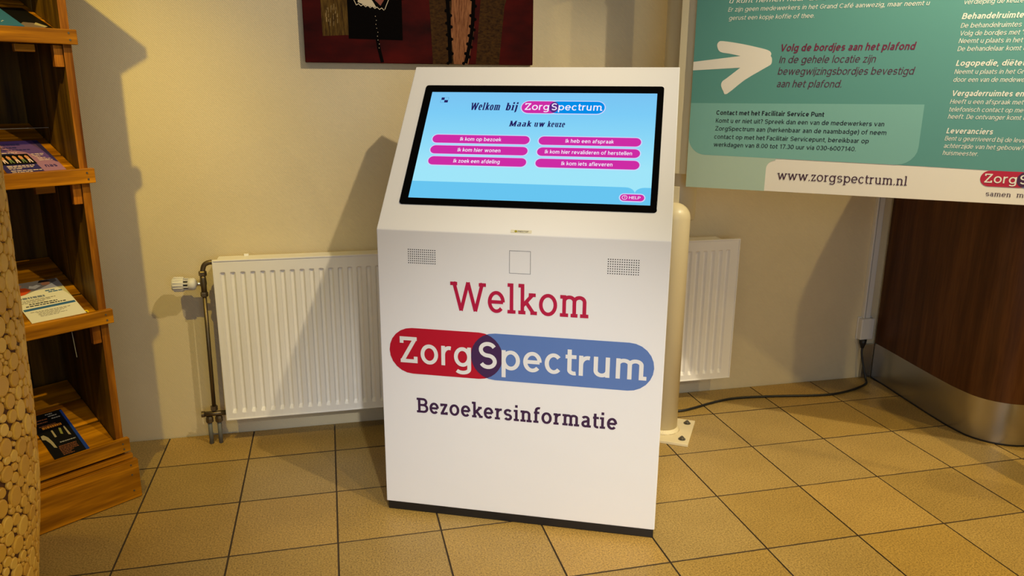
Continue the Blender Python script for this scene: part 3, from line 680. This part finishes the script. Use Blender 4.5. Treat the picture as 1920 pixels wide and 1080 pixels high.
WT = [[('u kunt nemen naar de bovenverdieping.', .1350, 1.5512, .5200, sz), ('Er zijn geen medewerkers in het Grand Café aanwezig, maar neemt u', .1345, 1.5252, .5885, sz), ('gerust een kopje koffie of thee.', .1390, 1.4988, .2645, sz)],
  [('verdieping de keuze voor', .8140, 1.5248, .19, sz)],
  [('De behandelruimtes bevinden', .8145, 1.4585, .232, sz), ('Volg de bordjes met "B', .8150, 1.4365, .171, sz), ('Neemt u plaats in het zit', .8150, 1.4150, .185, sz), ('De behandelaar komt u', .8150, 1.3925, .175, sz)],
  [('Neemt u plaats in het Grand', .8155, 1.3265, .205, sz), ('door een van de medewerkers', .8155, 1.3035, .220, sz)],
  [('Heeft u een afspraak met een', .8157, 1.2390, .222, sz), ('telefonisch contact op met', .8157, 1.2160, .198, sz), ('heeft. De ontvanger komt u', .8157, 1.1945, .203, sz)],
  [('Bent u gearriveerd bij de leve', .8157, 1.1290, .211, sz), ('achterzijde van het gebouw?', .8157, 1.1065, .209, sz), ('huismeester.', .8157, 1.0850, .0955, sz)]]
for blk in WT: font_text(blk, 'white_lettering', sf, M_stext, panel, .0010, .2)
for hd in (('Behandelruimtes', .8143, 1.4830, .167, .0255), ('Logopedie, diëtetiek', .8166, 1.3498, .205, .0250), ('Vergaderruimtes en', .8168, 1.2620, .186, .0250), ('Leveranciers', .8173, 1.1505, .1225, .0250)):
    font_text([hd], 'white_heading', sf, M_stext, panel, .0010, .2, bold=.02)
font_text([('Volg de bordjes aan het plafond', .3095, 1.3980, .3905, .0335)], 'maroon_heading', sf, M_maroon, panel, .0010, .2, bold=.02)
font_text([('In de gehele locatie zijn', .3095, 1.3615, .2850, .0335), ('bewegwijzingsbordjes bevestigd', .3085, 1.3250, .3970, .0335), ('aan het plafond.', .3083, 1.2855, .1970, .0335)], 'maroon_lettering', sf, M_maroon2, panel, .0010, .2)
font_text([('Contact met het Facilitair Service Punt', .1204, 1.1935, .3420, .0225)], 'black_heading', sf, M_blk, panel, .0012, .03, bold=.022)
font_text([('Komt u er niet uit? Spreek dan een van de medewerkers van', .1205, 1.1675, .5220, .0215), ('ZorgSpectrum aan (herkenbaar aan de naambadge) of neem', .1205, 1.1410, .5310, .0215), ('contact op met het Facilitair Servicepunt, bereikbaar op', .1190, 1.1135, .4850, .0215), ('werkdagen van 8.00 tot 17.30 uur via 030-6007140.', .1190, 1.0870, .4505, .0215)], 'black_lettering', sf, M_blk, panel, .0012, .03, bold=.006)
stroke_text('web_address', 'www.zorgspectrum.nl', sf, .3350, .9850, .3950, .0400, .085, .065, M_www, panel, .0008)
logo(sf, panel, .9267, 1.262, .9950, 1.0425, 1.0220, 1.0560, M_red, M_blue, M_dpurple, M_stext, .0008, .095, .09, small=True)
stroke_text('motto', 'samen', sf, .9468, .9660, .0680, .0195, .085, .065, M_www, panel, .0008)
stroke_text('motto', 'met', sf, 1.0277, .9665, .0420, .0195, .085, .065, M_www, panel, .0008)

# ------------------------------------------------------------------ counter with wood panel and steel kick plate
Ct = thing('reception_counter', 'dark brown wood veneer counter with steel kick plate, right of the sign', 'counter', (3.0, 0, 0))
path = [(3.008, .222), (2.995, .10), (2.975, -.05), (2.958, -.19), (2.948, -.30), (2.9490, -.36)] + [(3.118-.169*math.cos(math.radians(a_)), -.365-.160*math.sin(math.radians(a_))) for a_ in (10, 20, 30, 40, 50, 60, 70, 80, 90)] + [(3.3, -.525), (3.8, -.53), (4.6, -.53)]
def wallstrip(name, z0, z1, off, thick, m_, smooth=True):
    bm = B(); P_ = [Vector((p[0]-3.0, p[1], 0)) for p in path]; fr, bk = [], []
    for i, p in enumerate(P_):
        d = (P_[min(i+1, len(P_)-1)]-P_[max(i-1, 0)]).normalized(); nn = Vector((d.y, -d.x, 0))  # points outward to the room
        fr.append(p+nn*off); bk.append(p-nn*thick)
    V = [[bm.verts.new(Vector((q.x, q.y, z))) for q in L_] for L_, z in ((fr, z0), (fr, z1), (bk, z1), (bk, z0))]
    for i in range(len(P_)-1):
        for k_ in range(4): bm.faces.new((V[k_][i], V[k_][i+1], V[(k_+1) % 4][i+1], V[(k_+1) % 4][i]))
    bm.faces.new([V[k_][0] for k_ in range(4)]); bm.faces.new([V[k_][-1] for k_ in range(4)][::-1])
    bmesh.ops.recalc_face_normals(bm, faces=bm.faces)
    o = obj(name, bm, m_, Ct, False, bevel=0)
    for f_ in o.data.polygons:
        if abs(f_.normal.z) < .5: f_.use_smooth = True
    o.data.set_sharp_from_angle(angle=math.radians(40)) if hasattr(o.data, 'set_sharp_from_angle') else None
    return o
bm = B(); box(bm, -.045, .004, .2225, .2385, .002, .160); obj('kick_plate_end', bm, M_steel, Ct)
# outward sign: path goes toward the camera then right; room is on its left side
wallstrip('veneer_panel', .166, 1.19, 0, .03, M_walnut)
wallstrip('kick_plate', .006, .166, .001, .02, M_steel)
wallstrip('floor_seal', 0, .006, .003, .02, M_black)
wallstrip('countertop', 1.19, 1.23, .005, .30, M_walnut)

# cable duct and socket on the back wall
Du = thing('cable_duct', 'slim white cable duct with socket box on the wall beside the brown counter', 'cable duct', (2.93, .24, 0))
bm = B()
vs = box(bm, .0, .036, -.019, 0, .288, 2.45); obj('duct', bm, M_plug, Du, bevel=.002)
bm = B(); box(bm, .007, .009, -.0200, -.0185, .288, 2.45); obj('duct_seam', bm, mat('seam_grey', (.25, .24, .22), .6), Du)
bm = B(); box(bm, -.016, .050, -.034, 0, .190, .288); obj('socket_box', bm, M_plug, Du, bevel=.005, seg=3)
bm = B(); box(bm, -.018, .052, -.008, .0, .186, .292); obj('back_plate', bm, M_plug, Du, bevel=.002)
bm = B(); pth = smooth_path([(2.936, .214, .166), (2.934, .208, .12), (2.942, .190, .05), (2.945, .175, .012), (2.925, .145, .0058), (2.87, .115, .0058), (2.79, .085, .0058), (2.70, .068, .0058), (2.60, .074, .0058), (2.45, .100, .0058), (2.32, .116, .0058), (2.231, .115, .0058), (2.129, .090, .0058), (2.041, .060, .0058), (1.980, .046, .0058), (1.90, .055, .0058), (1.80, .075, .0058), (1.68, .04, .0058), (1.58, -.08, .0058), (1.50, -.185, .0058), (1.475, -.208, .0058)], 7)
tube(bm, [p + Vector((0, 0, .0001)) for p in pth], .0050, 10)
cb = thing('power_cable', 'black power cable running along the floor from the wall socket to the kiosk', 'cable')
obj('cord', bm, M_cable, cb, True)
bm = B(); lathe(bm, [(.007, .150), (.0085, .156), (.014, .172), (.016, .191)], 16, (2.936, .214, 0)); obj('plug', bm, M_cable, cb, True)

# ------------------------------------------------------------------ bookcase (local x along its front, y to the back)
Bk = thing('display_bookcase', 'rough pine display bookcase with sloping slatted shelves in the left corner', 'bookcase', (-.025, -.188, 0), math.atan2(.6, .8))
BWd = .62; TI = math.radians(21)
def part(name, x0, x1, y0, y1, z0, z1, m_, M=None, bevel=.0015, parent=Bk):
    bm = B(); cx, cy_, cz = (x0+x1)/2, (y0+y1)/2, (z0+z1)/2
    box(bm, x0, x1, y0, y1, z0, z1, M); return obj(name, bm, m_, parent, bevel=bevel, seg=2)
part('side_panel', -.033, -.012, .020, .2023, 0, 1.672, M_pine_shaded_z); part('side_panel', -.033, -.012, .203, .365, 0, 1.672, M_pine_shaded_z)
part('side_edge', -.034, -.0115, .0165, .0198, .2, 1.672, M_edge_z)
part('side_panel', -BWd+.012, -BWd+.033, .020, .200, 0, 1.672, M_pine_shaded_z); part('side_panel', -BWd+.012, -BWd+.033, .203, .365, 0, 1.672, M_pine_shaded_z)
part('top_board', -BWd-.045, .046, -.012, .385, 1.675, 1.70, M_pine_x)
for i in range(5):
    w_ = (BWd-.024)/5; part('back_board', -BWd+.012+i*w_+.002, -BWd+.012+(i+1)*w_-.002, .367, .383, .0, 1.67, M_pine_shaded_z)
lips = [(.160, .204), (.583, .626), (1.005, 1.047), (1.385, 1.425)]
for z0, z1 in lips:
    part('shelf_lip', -BWd, 0, 0, .0190, z0, z1, M_pine_x, bevel=.002)
    M_ = Matrix.Translation((0, .0200, z1-.010)) @ Matrix.Rotation(TI, 4, 'X')
    # planks: their tops lie in the sloping plane
    yy = .001
    for wd in (.112, .118, .105):
        if yy > .02 or True:
            x1_ = -.0345
            part('shelf_plank', -BWd+.035, x1_, yy, yy+wd, -.016, 0, M_pine_x, M_)
        yy += wd+.008
    part('shelf_cleat', -.058, -.0342, .0215, .040, z0-.060, z0-.002, M_edge_z)
    if z0 > 1: part('shelf_cleat', -.150, -.100, .030, .045, z0-.022, z0-.002, M_pine_x)
    for k_ in (0, 1):
        zz = z0+.012+k_*.018
        bm = B(); lathe(bm, [(.0028, -.0012), (.0028, .0004)], 8, (-.020-.002*k_, 0, zz), 'y')
        obj('nail', bm, M_bolt, Bk)
part('base_board', -BWd, .012, -.014, .006, .002, .132, M_pine_x, bevel=.002)
part('base_rail', -BWd, .004, .000, .0185, .134, .150, M_pine_x)
for zz in (.118, .085, .03):
    bm = B(); lathe(bm, [(.003, -.0152), (.003, -.0135)], 8, (-.012, 0, zz), 'y'); obj('nail', bm, M_bolt, Bk)
# flyers live on the sloping shelves
def shelf_frame(z1, lift=.0008):
    """world matrix: x along front, y up the slope, z off the plank"""
    M_ = Matrix.Translation(Vector((-.025, -.188, 0))) @ Matrix.Rotation(math.atan2(.6, .8), 4, 'Z') @ Matrix.Translation((0, .0200, z1-.010)) @ Matrix.Rotation(TI, 4, 'X')
    return M_ @ Matrix.Translation((0, 0, lift))
def flyer(name, label, cat, z1, x0, x1, y0, y1, mcol, rot=0, lift=.0008, thick=.0012, group=None):
    t = thing(name, label, cat, group=group); M_ = shelf_frame(z1, lift) @ Matrix.Translation((x0, y0, 0)) @ Matrix.Rotation(rot, 4, 'Z'); t.matrix_world = M_
    W_, H_ = x1-x0, y1-y0
    bm = B(); box(bm, 0, W_, 0, H_, 0, thick); obj('paper', bm, mcol, t)
    return t, (lambda a, b_, l: Vector((a*W_, b_*H_, thick+l))), W_, H_
def pp(t, f, pts, m_, lift=.0003, name='print'): return poly(name, pts, f, m_, t, lift, .0002)
def lines(t, f, rows_, m_, asp, lift=.0005):
    bm = B()
    for (x0, x1, y, h_) in rows_:   # text too small to read: broken bars
        x_ = x0
        while x_ < x1-.01:
            wl = random.uniform(.03, .09); x2 = min(x_+wl, x1)
            bm.faces.new([bm.verts.new(f(a, b_, lift)) for a, b_ in ((x_, y), (x2, y), (x2, y+h_), (x_, y+h_))]); x_ = x2+.014
    obj('small_print', bm, m_, t)['kind'] = 'stuff'
P_viol = mat('violet_print', srgb(98, 72, 150), .4); P_ind = mat('indigo_print', srgb(52, 46, 118), .4); P_mauve = mat('mauve_print', srgb(160, 116, 160), .4)
P_blk = mat('flyer_black', srgb(14, 13, 16), .4); P_paper = mat('white_paper', srgb(232, 228, 218), .55); P_pinkt = mat('pale_pink_print', srgb(226, 200, 214), .5)
P_skin = mat('skin_tone_print', srgb(206, 142, 104), .5); P_green = mat('grey_green_print', srgb(110, 130, 96), .5)
# 1 purple flyer
t, f, W_, H_ = flyer('flyer', 'purple and violet flyer with a photo of dancers on the second shelf', 'flyer', 1.047, -.2100, -.0620, .012, .222, P_viol)
pp(t, f, [(0, 0), (.62, 0), (.60, .28), (.52, .30), (.45, .62), (.0, .64)], P_ind)
pp(t, f, [(.62, 0), (1, 0), (1, .28), (.80, .42), (.60, .62), (.36, .74), (.24, .95), (.16, .95), (.34, .62), (.60, .40)], P_mauve, .0006)
pp(t, f, [(.95, .30), (1, .26), (1, .97), (.9, .99), (.93, .6)], P_ind, .0006)
pp(t, f, [(.04, .26), (.62, .26), (.60, .57), (.04, .57)], P_blk, .0009, 'photo')
for i in range(5):
    cx = .12+.105*i
    pp(t, f, [(cx-.02, .40), (cx+.03, .41), (cx+.035, .49), (cx+.0, .53), (cx-.03, .49)], P_skin, .0012, 'dancer')
    pp(t, f, [(cx-.03, .30), (cx-.012, .30), (cx+.0, .38), (cx+.02, .30), (cx+.04, .30), (cx+.03, .41), (cx-.02, .41)], P_green if i % 2 else P_pinkt, .0012, 'dancer')
lines(t, f, [(.08, .56, .20, .022), (.08, .50, .16, .020), (.08, .30, .12, .018), (.08, .60, .06, .022), (.08, .42, .02, .016), (.0, .45, .60, .022), (.66, .88, .54, .018), (.66, .86, .50, .016), (.68, .78, .46, .014), (.70, .86, .42, .014), (.70, .92, .38, .014), (.70, .94, .34, .014)], P_pinkt, 1, .0012)
lines(t, f, [(.0, .62, .85, .05), (.0, .52, .76, .035), (.05, .72, .69, .025)], P_ind, 1, .0010)
font_text([('nas', .105, .028, .030, .030)], 'lettering', lambda a, b_, l: Vector((a, b_, .0012+l)), P_ind, t, .001, bold=.02)
# 2 white flyer
t, f, W_, H_ = flyer('flyer', 'white A5 flyer with a blue stripe and orange photo on the third shelf', 'flyer', .626, -.2100, -.0640, .010, .220, P_paper, .0, .0022)
oran = mat('orange_print', srgb(214, 82, 32), .5); greyb = mat('grey_photo_print', srgb(150, 142, 134), .5); stripe = mat('blue_stripe_print', srgb(56, 104, 156), .5); hair = mat('dark_hair_print', srgb(30, 24, 28), .5)
pp(t, f, [(0, .66), (.25, .70), (.6, .80), (.96, .93), (.96, 1), (0, 1)], greyb, .0003, 'photo')
pp(t, f, [(0, .66), (.25, .70), (.40, .78), (.33, .86), (.16, .88), (.0, .86)], oran, .0006)
pp(t, f, [(.13, .88), (.26, .89), (.30, .94), (.20, .97), (.10, .95)], P_skin, .0006)
pp(t, f, [(.65, .86), (.78, .86), (.82, .92), (.72, .95), (.64, .92)], P_skin, .0006)
pp(t, f, [(.60, .94), (.70, .935), (.84, .93), (.80, .99), (.66, .995)], hair, .0009)
pp(t, f, [(.38, .84), (.48, .80), (.62, .86), (.56, .90), (.48, .88), (.42, .90)], P_paper, .0006)
pp(t, f, [(.02, .29), (.98, .31), (.98, .36), (.02, .34)], stripe, .0004, 'stripe')
lines(t, f, [(.05, .55, .58, .045)], mat('grey_heading', srgb(120, 130, 150), .5), 1)
lines(t, f, [(.05, .72, .535, .016), (.05, .62, .505, .014), (.05, .5, .475, .014), (.1, .85, .24, .012), (.2, .75, .215, .010), (.22, .7, .19, .010), (.2, .6, .165, .010), (.22, .72, .14, .010), (.22, .55, .115, .010)], mat('grey_small_print', srgb(150, 142, 132), .6), 1)
lines(t, f, [(.18, .70, .43, .022), (.1, .84, .385, .022)], mat('dark_small_print', srgb(50, 46, 52), .6), 1)
lines(t, f, [(.62, .82, .70, .024), (.66, .92, .66, .024)], stripe, 1)
# yellow slip sticking out below it
t, f, W_, H_ = flyer('paper_slip', 'small yellow paper slip under the right corner of the white flyer', 'paper', .626, -.1050, -.0550, .006, .026, mat('yellow_paper', srgb(236, 200, 20), .5), 0, .0008)
lines(t, f, [(.72, .9, .35, .3)], P_blk, 1)
# 3 dark flyer
t, f, W_, H_ = flyer('flyer', 'narrow black concert flyer with blue edge on the lowest shelf', 'flyer', .204, -.2070, -.1080, .008, .218, P_blk, .0)
pp(t, f, [(.90, .0), (1, 0), (1, .98), (.93, .98)], mat('cobalt_print', srgb(30, 62, 150), .4), .0004)
gold = mat('gold_print', srgb(216, 140, 44), .5); copper = mat('copper_print', srgb(140, 84, 52), .5); cream_p = mat('cream_figure_print', srgb(170, 156, 124), .5)
pp(t, f, [(.02, .46), (.10, .44), (.16, .34), (.18, .24), (.25, .22), (.24, .36), (.20, .48), (.12, .55), (.04, .54)], cream_p, .0004, 'figure')
pp(t, f, [(.36, .44), (.42, .44), (.42, .60), (.37, .60)], cream_p, .0004, 'figure'); pp(t, f, [(.56, .48), (.62, .46), (.66, .60), (.60, .62)], mat('lime_print', srgb(140, 140, 70), .5), .0004, 'figure')
pp(t, f, [(.74, .42), (.80, .40), (.78, .62), (.74, .62)], cream_p, .0004, 'figure')
lines(t, f, [(.2, .75, .66, .05)], gold, 1)
lines(t, f, [(.15, .62, .72, .02), (.05, .5, .86, .02), (.1, .45, .80, .02), (.30, .80, .22, .018), (.28, .80, .19, .014), (.28, .80, .16, .014), (.28, .80, .13, .014), (.28, .62, .10, .014), (.28, .55, .07, .014), (.28, .6, .04, .014)], copper, 1)
lines(t, f, [(.4, .85, .30, .02), (.55, .8, .90, .02), (.5, .7, .95, .02), (.6, .85, .84, .02)], mat('silver_print', srgb(160, 160, 160), .5), 1)
# 4 blue booklet and 5 black leaflet on the top shelf
t, f, W_, H_ = flyer('leaflet', 'black leaflet with a grey hexagon beside the blue booklet, top shelf', 'leaflet', 1.425, -.1380, -.0380, .012, .190, P_blk, .10, .0008)
pp(t, f, [(.30, .05), (.62, .0), (.85, .10), (.74, .26), (.42, .30), (.22, .18)], mat('grey_hexagon_print', srgb(116, 100, 98), .5), .0004)
pp(t, f, [(.62, .20), (.80, .08), (.90, .12), (.74, .30)], cream_p, .0006)
t, f, W_, H_ = flyer('booklet', 'blue booklet with an orange oval sticker on the top shelf', 'booklet', 1.425, -.2750, -.1140, .014, .250, mat('booklet_blue', srgb(52, 108, 158), .4), .06, .0028, .003)
pp(t, f, [(.0, .50), (.60, .52), (.72, .62), (.70, 1), (0, 1)], P_blk, .0003, 'photo')
pp(t, f, arc(.60, .40, .20, .09, 0, 360, 18)[:-1], mat('orange_oval_print', srgb(226, 110, 24), .5), .0007, 'oval')
lines(t, f, [(.50, .72, .42, .03), (.46, .76, .37, .03)], P_pinkt, 1, .0010)
font_text([('€1,-', .098, .030, .028, .022)], 'price_lettering', lambda a, b_, l: Vector((a, b_, .003+l)), P_paper, t, .0008, bold=.02)
pp(t, f, [(.70, .66), (.82, .62), (.84, .80), (.74, .84)], P_skin, .0007, 'print')
# thin wires seen against the dark shelves
def wire(pts, label):
    bm = B(); tube(bm, pts, .0009, 6); o = obj('wire', bm, mat('pale_wire', srgb(150, 150, 140), .5), None); tag(o, label, 'wire', None); return o
def BL(x, y, z): return (Matrix.Translation((-.025, -.188, 0)) @ Matrix.Rotation(math.atan2(.6, .8), 4, 'Z')) @ Vector((x, y, z))
wire([BL(-.0345, .20, 1.155), BL(-BWd+.034, .20, 1.155)], 'thin pale wire stretched across the second shelf')
wire([BL(-.117, .012, .582), BL(-.113, .012, .50)], 'short pale cord hanging below the third shelf')

# ------------------------------------------------------------------ tall planter clad with wood slices
AX = Vector((-.196, -1.065, 0))
Vs = thing('wood_slice_planter', 'tall round planter covered in round wood slices in the left foreground', 'planter', AX)
prof_ = [(0, .16), (.10, .172), (.26, .189), (.48, .2195), (.62, .229), (.80, .2345), (1.10, .2405), (1.28, .243)]
def rad(z):
    for (z0, r0), (z1, r1) in zip(prof_, prof_[1:]):
        if z <= z1: return r0+(r1-r0)*(z-z0)/(z1-z0)
    return prof_[-1][1]
M_gum = mat('dark_gum', srgb(84, 46, 8), .7)
bm = B(); lathe(bm, [(r_-.004, z_) for z_, r_ in prof_]+[(.243-.02, 1.283), (.243-.022, 1.15)], 64); obj('body', bm, M_gum, Vs, True)
M_slice = mat('wood_slice', srgb(206, 158, 76), .45); n = N(M_slice)
cv = n.coords(); wv = n.n('ShaderNodeTexWave', wave_type='RINGS', rings_direction='Z'); wv.inputs['Scale'].default_value = 1.6; wv.inputs['Distortion'].default_value = 1.5; wv.inputs['Detail'].default_value = 1; n.l(cv, wv.inputs['Vector'])
oi = n.n('ShaderNodeObjectInfo')
tone = n.ramp(oi.outputs['Random'], [(0, srgb(214, 158, 50)), (.5, srgb(228, 176, 62)), (1, srgb(240, 192, 80))])
rg = n.ramp(wv.outputs['Fac'], [(0, (.86, .8, .7)), (1, (1, 1, 1))]); n.l(n.mixc(.25, tone, rg, 'MULTIPLY'), n.b.inputs['Base Color'])
# unit slice: a domed 14-gon, radius 1, height 1
def slice_mesh(K_=14, top=.82):
    bm = B(); r0 = [bm.verts.new((math.cos(2*math.pi*k/K_), math.sin(2*math.pi*k/K_), 0)) for k in range(K_)]
    r1 = [bm.verts.new((.97*math.cos(2*math.pi*k/K_), .97*math.sin(2*math.pi*k/K_), .7)) for k in range(K_)]
    r3 = [bm.verts.new((top*math.cos(2*math.pi*k/K_), top*math.sin(2*math.pi*k/K_), 1)) for k in range(K_)]
    for a_, b_ in ((r0, r1), (r1, r3)):
        for k in range(K_): bm.faces.new((a_[k], a_[(k+1) % K_], b_[(k+1) % K_], b_[k]))
    bm.faces.new(r3); return bm
sb = slice_mesh(); sm = bpy.data.meshes.new('wood_slice'); sb.to_mesh(sm); sb.free(); sm.materials.append(M_slice)
rng = random.Random(3); placed = []
def pack(th0, th1, z0, z1, tries, sizes):
    cell = {}; out = []
    for si_, rr in enumerate(sizes):
        for _ in range(int(tries*(.012+.02*si_) if si_ < 5 else tries)):
            th = rng.uniform(th0, th1); z = rng.uniform(z0, z1); R_ = rad(z); ax_ = rng.uniform(1.0, 1.35)
            x_ = th*.23; ok = True; ci, cj = int(x_/.046), int(z/.046)
            for a_ in range(ci-1, ci+2):
                for b2 in range(cj-1, cj+2):
                    for (x2, z2, q2, e2) in cell.get((a_, b2), ()):
                        dx, dz = x_-x2, (z-z2)/((ax_+e2)/2)
                        if dx*dx+dz*dz < (rr+q2+.0004)**2: ok = False; break
                    if not ok: break
                if not ok: break
            if ok: cell.setdefault((ci, cj), []).append((x_, z, rr, ax_)); out.append((th, z, rr, ax_))
    return out
# the side towards the camera is at about -70 deg .. +10 deg
camdir = math.atan2(-2.623-AX.y, .631-AX.x)
sizes = [.0170, .0152, .0138, .0125, .0112, .0100, .0088, .0076, .0065, .0055, .0045, .0036]
def lay(th, z, rr, ax_, hgt):
    R_ = rad(z)-.0045; tang = (rad(z+.01)-rad(z-.01))/.02
    nrm = Vector((math.cos(th), math.sin(th), -tang)).normalized(); tx = Vector((-math.sin(th), math.cos(th), 0)); ty = nrm.cross(tx)
    rr *= 1.12
    M_ = Matrix.Identity(4); M_.col[0][:3] = tx*rr*(R_/.23); M_.col[1][:3] = ty*rr*ax_; M_.col[2][:3] = nrm*hgt; M_.translation = Vector((R_*math.cos(th), R_*math.sin(th), z)); return M_
vis = pack(camdir+.55, camdir+1.62, .24, 1.16, 2600, sizes)
vis.sort(key=lambda s: -s[2]*(1 if True else 0))
# nearest to the visible strip first
for i, s in enumerate(vis[:296]):
    o = bpy.data.objects.new('wood_slice', sm); C.objects.link(o); o.parent = Vs; o.matrix_local = lay(*s, rng.uniform(.0050, .0062))
def joined(lst, seg):
    V, F = [], []
    for s in lst:
        M_ = lay(*s, .0055); b0 = len(V)
        for (rr_, zz) in ((1, 0), (.96, .75), (.82, 1)):
            for k in range(seg): V.append(M_ @ Vector((rr_*math.cos(2*math.pi*k/seg), rr_*math.sin(2*math.pi*k/seg), zz)))
        for L_ in (0, 1):
            for k in range(seg): F.append((b0+L_*seg+k, b0+L_*seg+(k+1) % seg, b0+(L_+1)*seg+(k+1) % seg, b0+(L_+1)*seg+k))
        F.append(tuple(b0+2*seg+k for k in range(seg)))
    me = bpy.data.meshes.new('wood_slices'); me.from_pydata([tuple(v_) for v_ in V], [], F); me.materials.append(M_slice)
    o = bpy.data.objects.new('small_wood_slices', me); C.objects.link(o); o.parent = Vs; o['kind'] = 'stuff'
rest = pack(camdir+1.67, camdir+2*math.pi+.50, .02, 1.26, 15000, sizes[:9:2]+[.0055]) + pack(camdir+.55, camdir+1.62, .02, .225, 500, sizes[::2]) + pack(camdir+.55, camdir+1.62, 1.175, 1.265, 200, sizes[::2])
joined(vis[296:]+rest, 10)
print('slices', len(vis), len(rest))
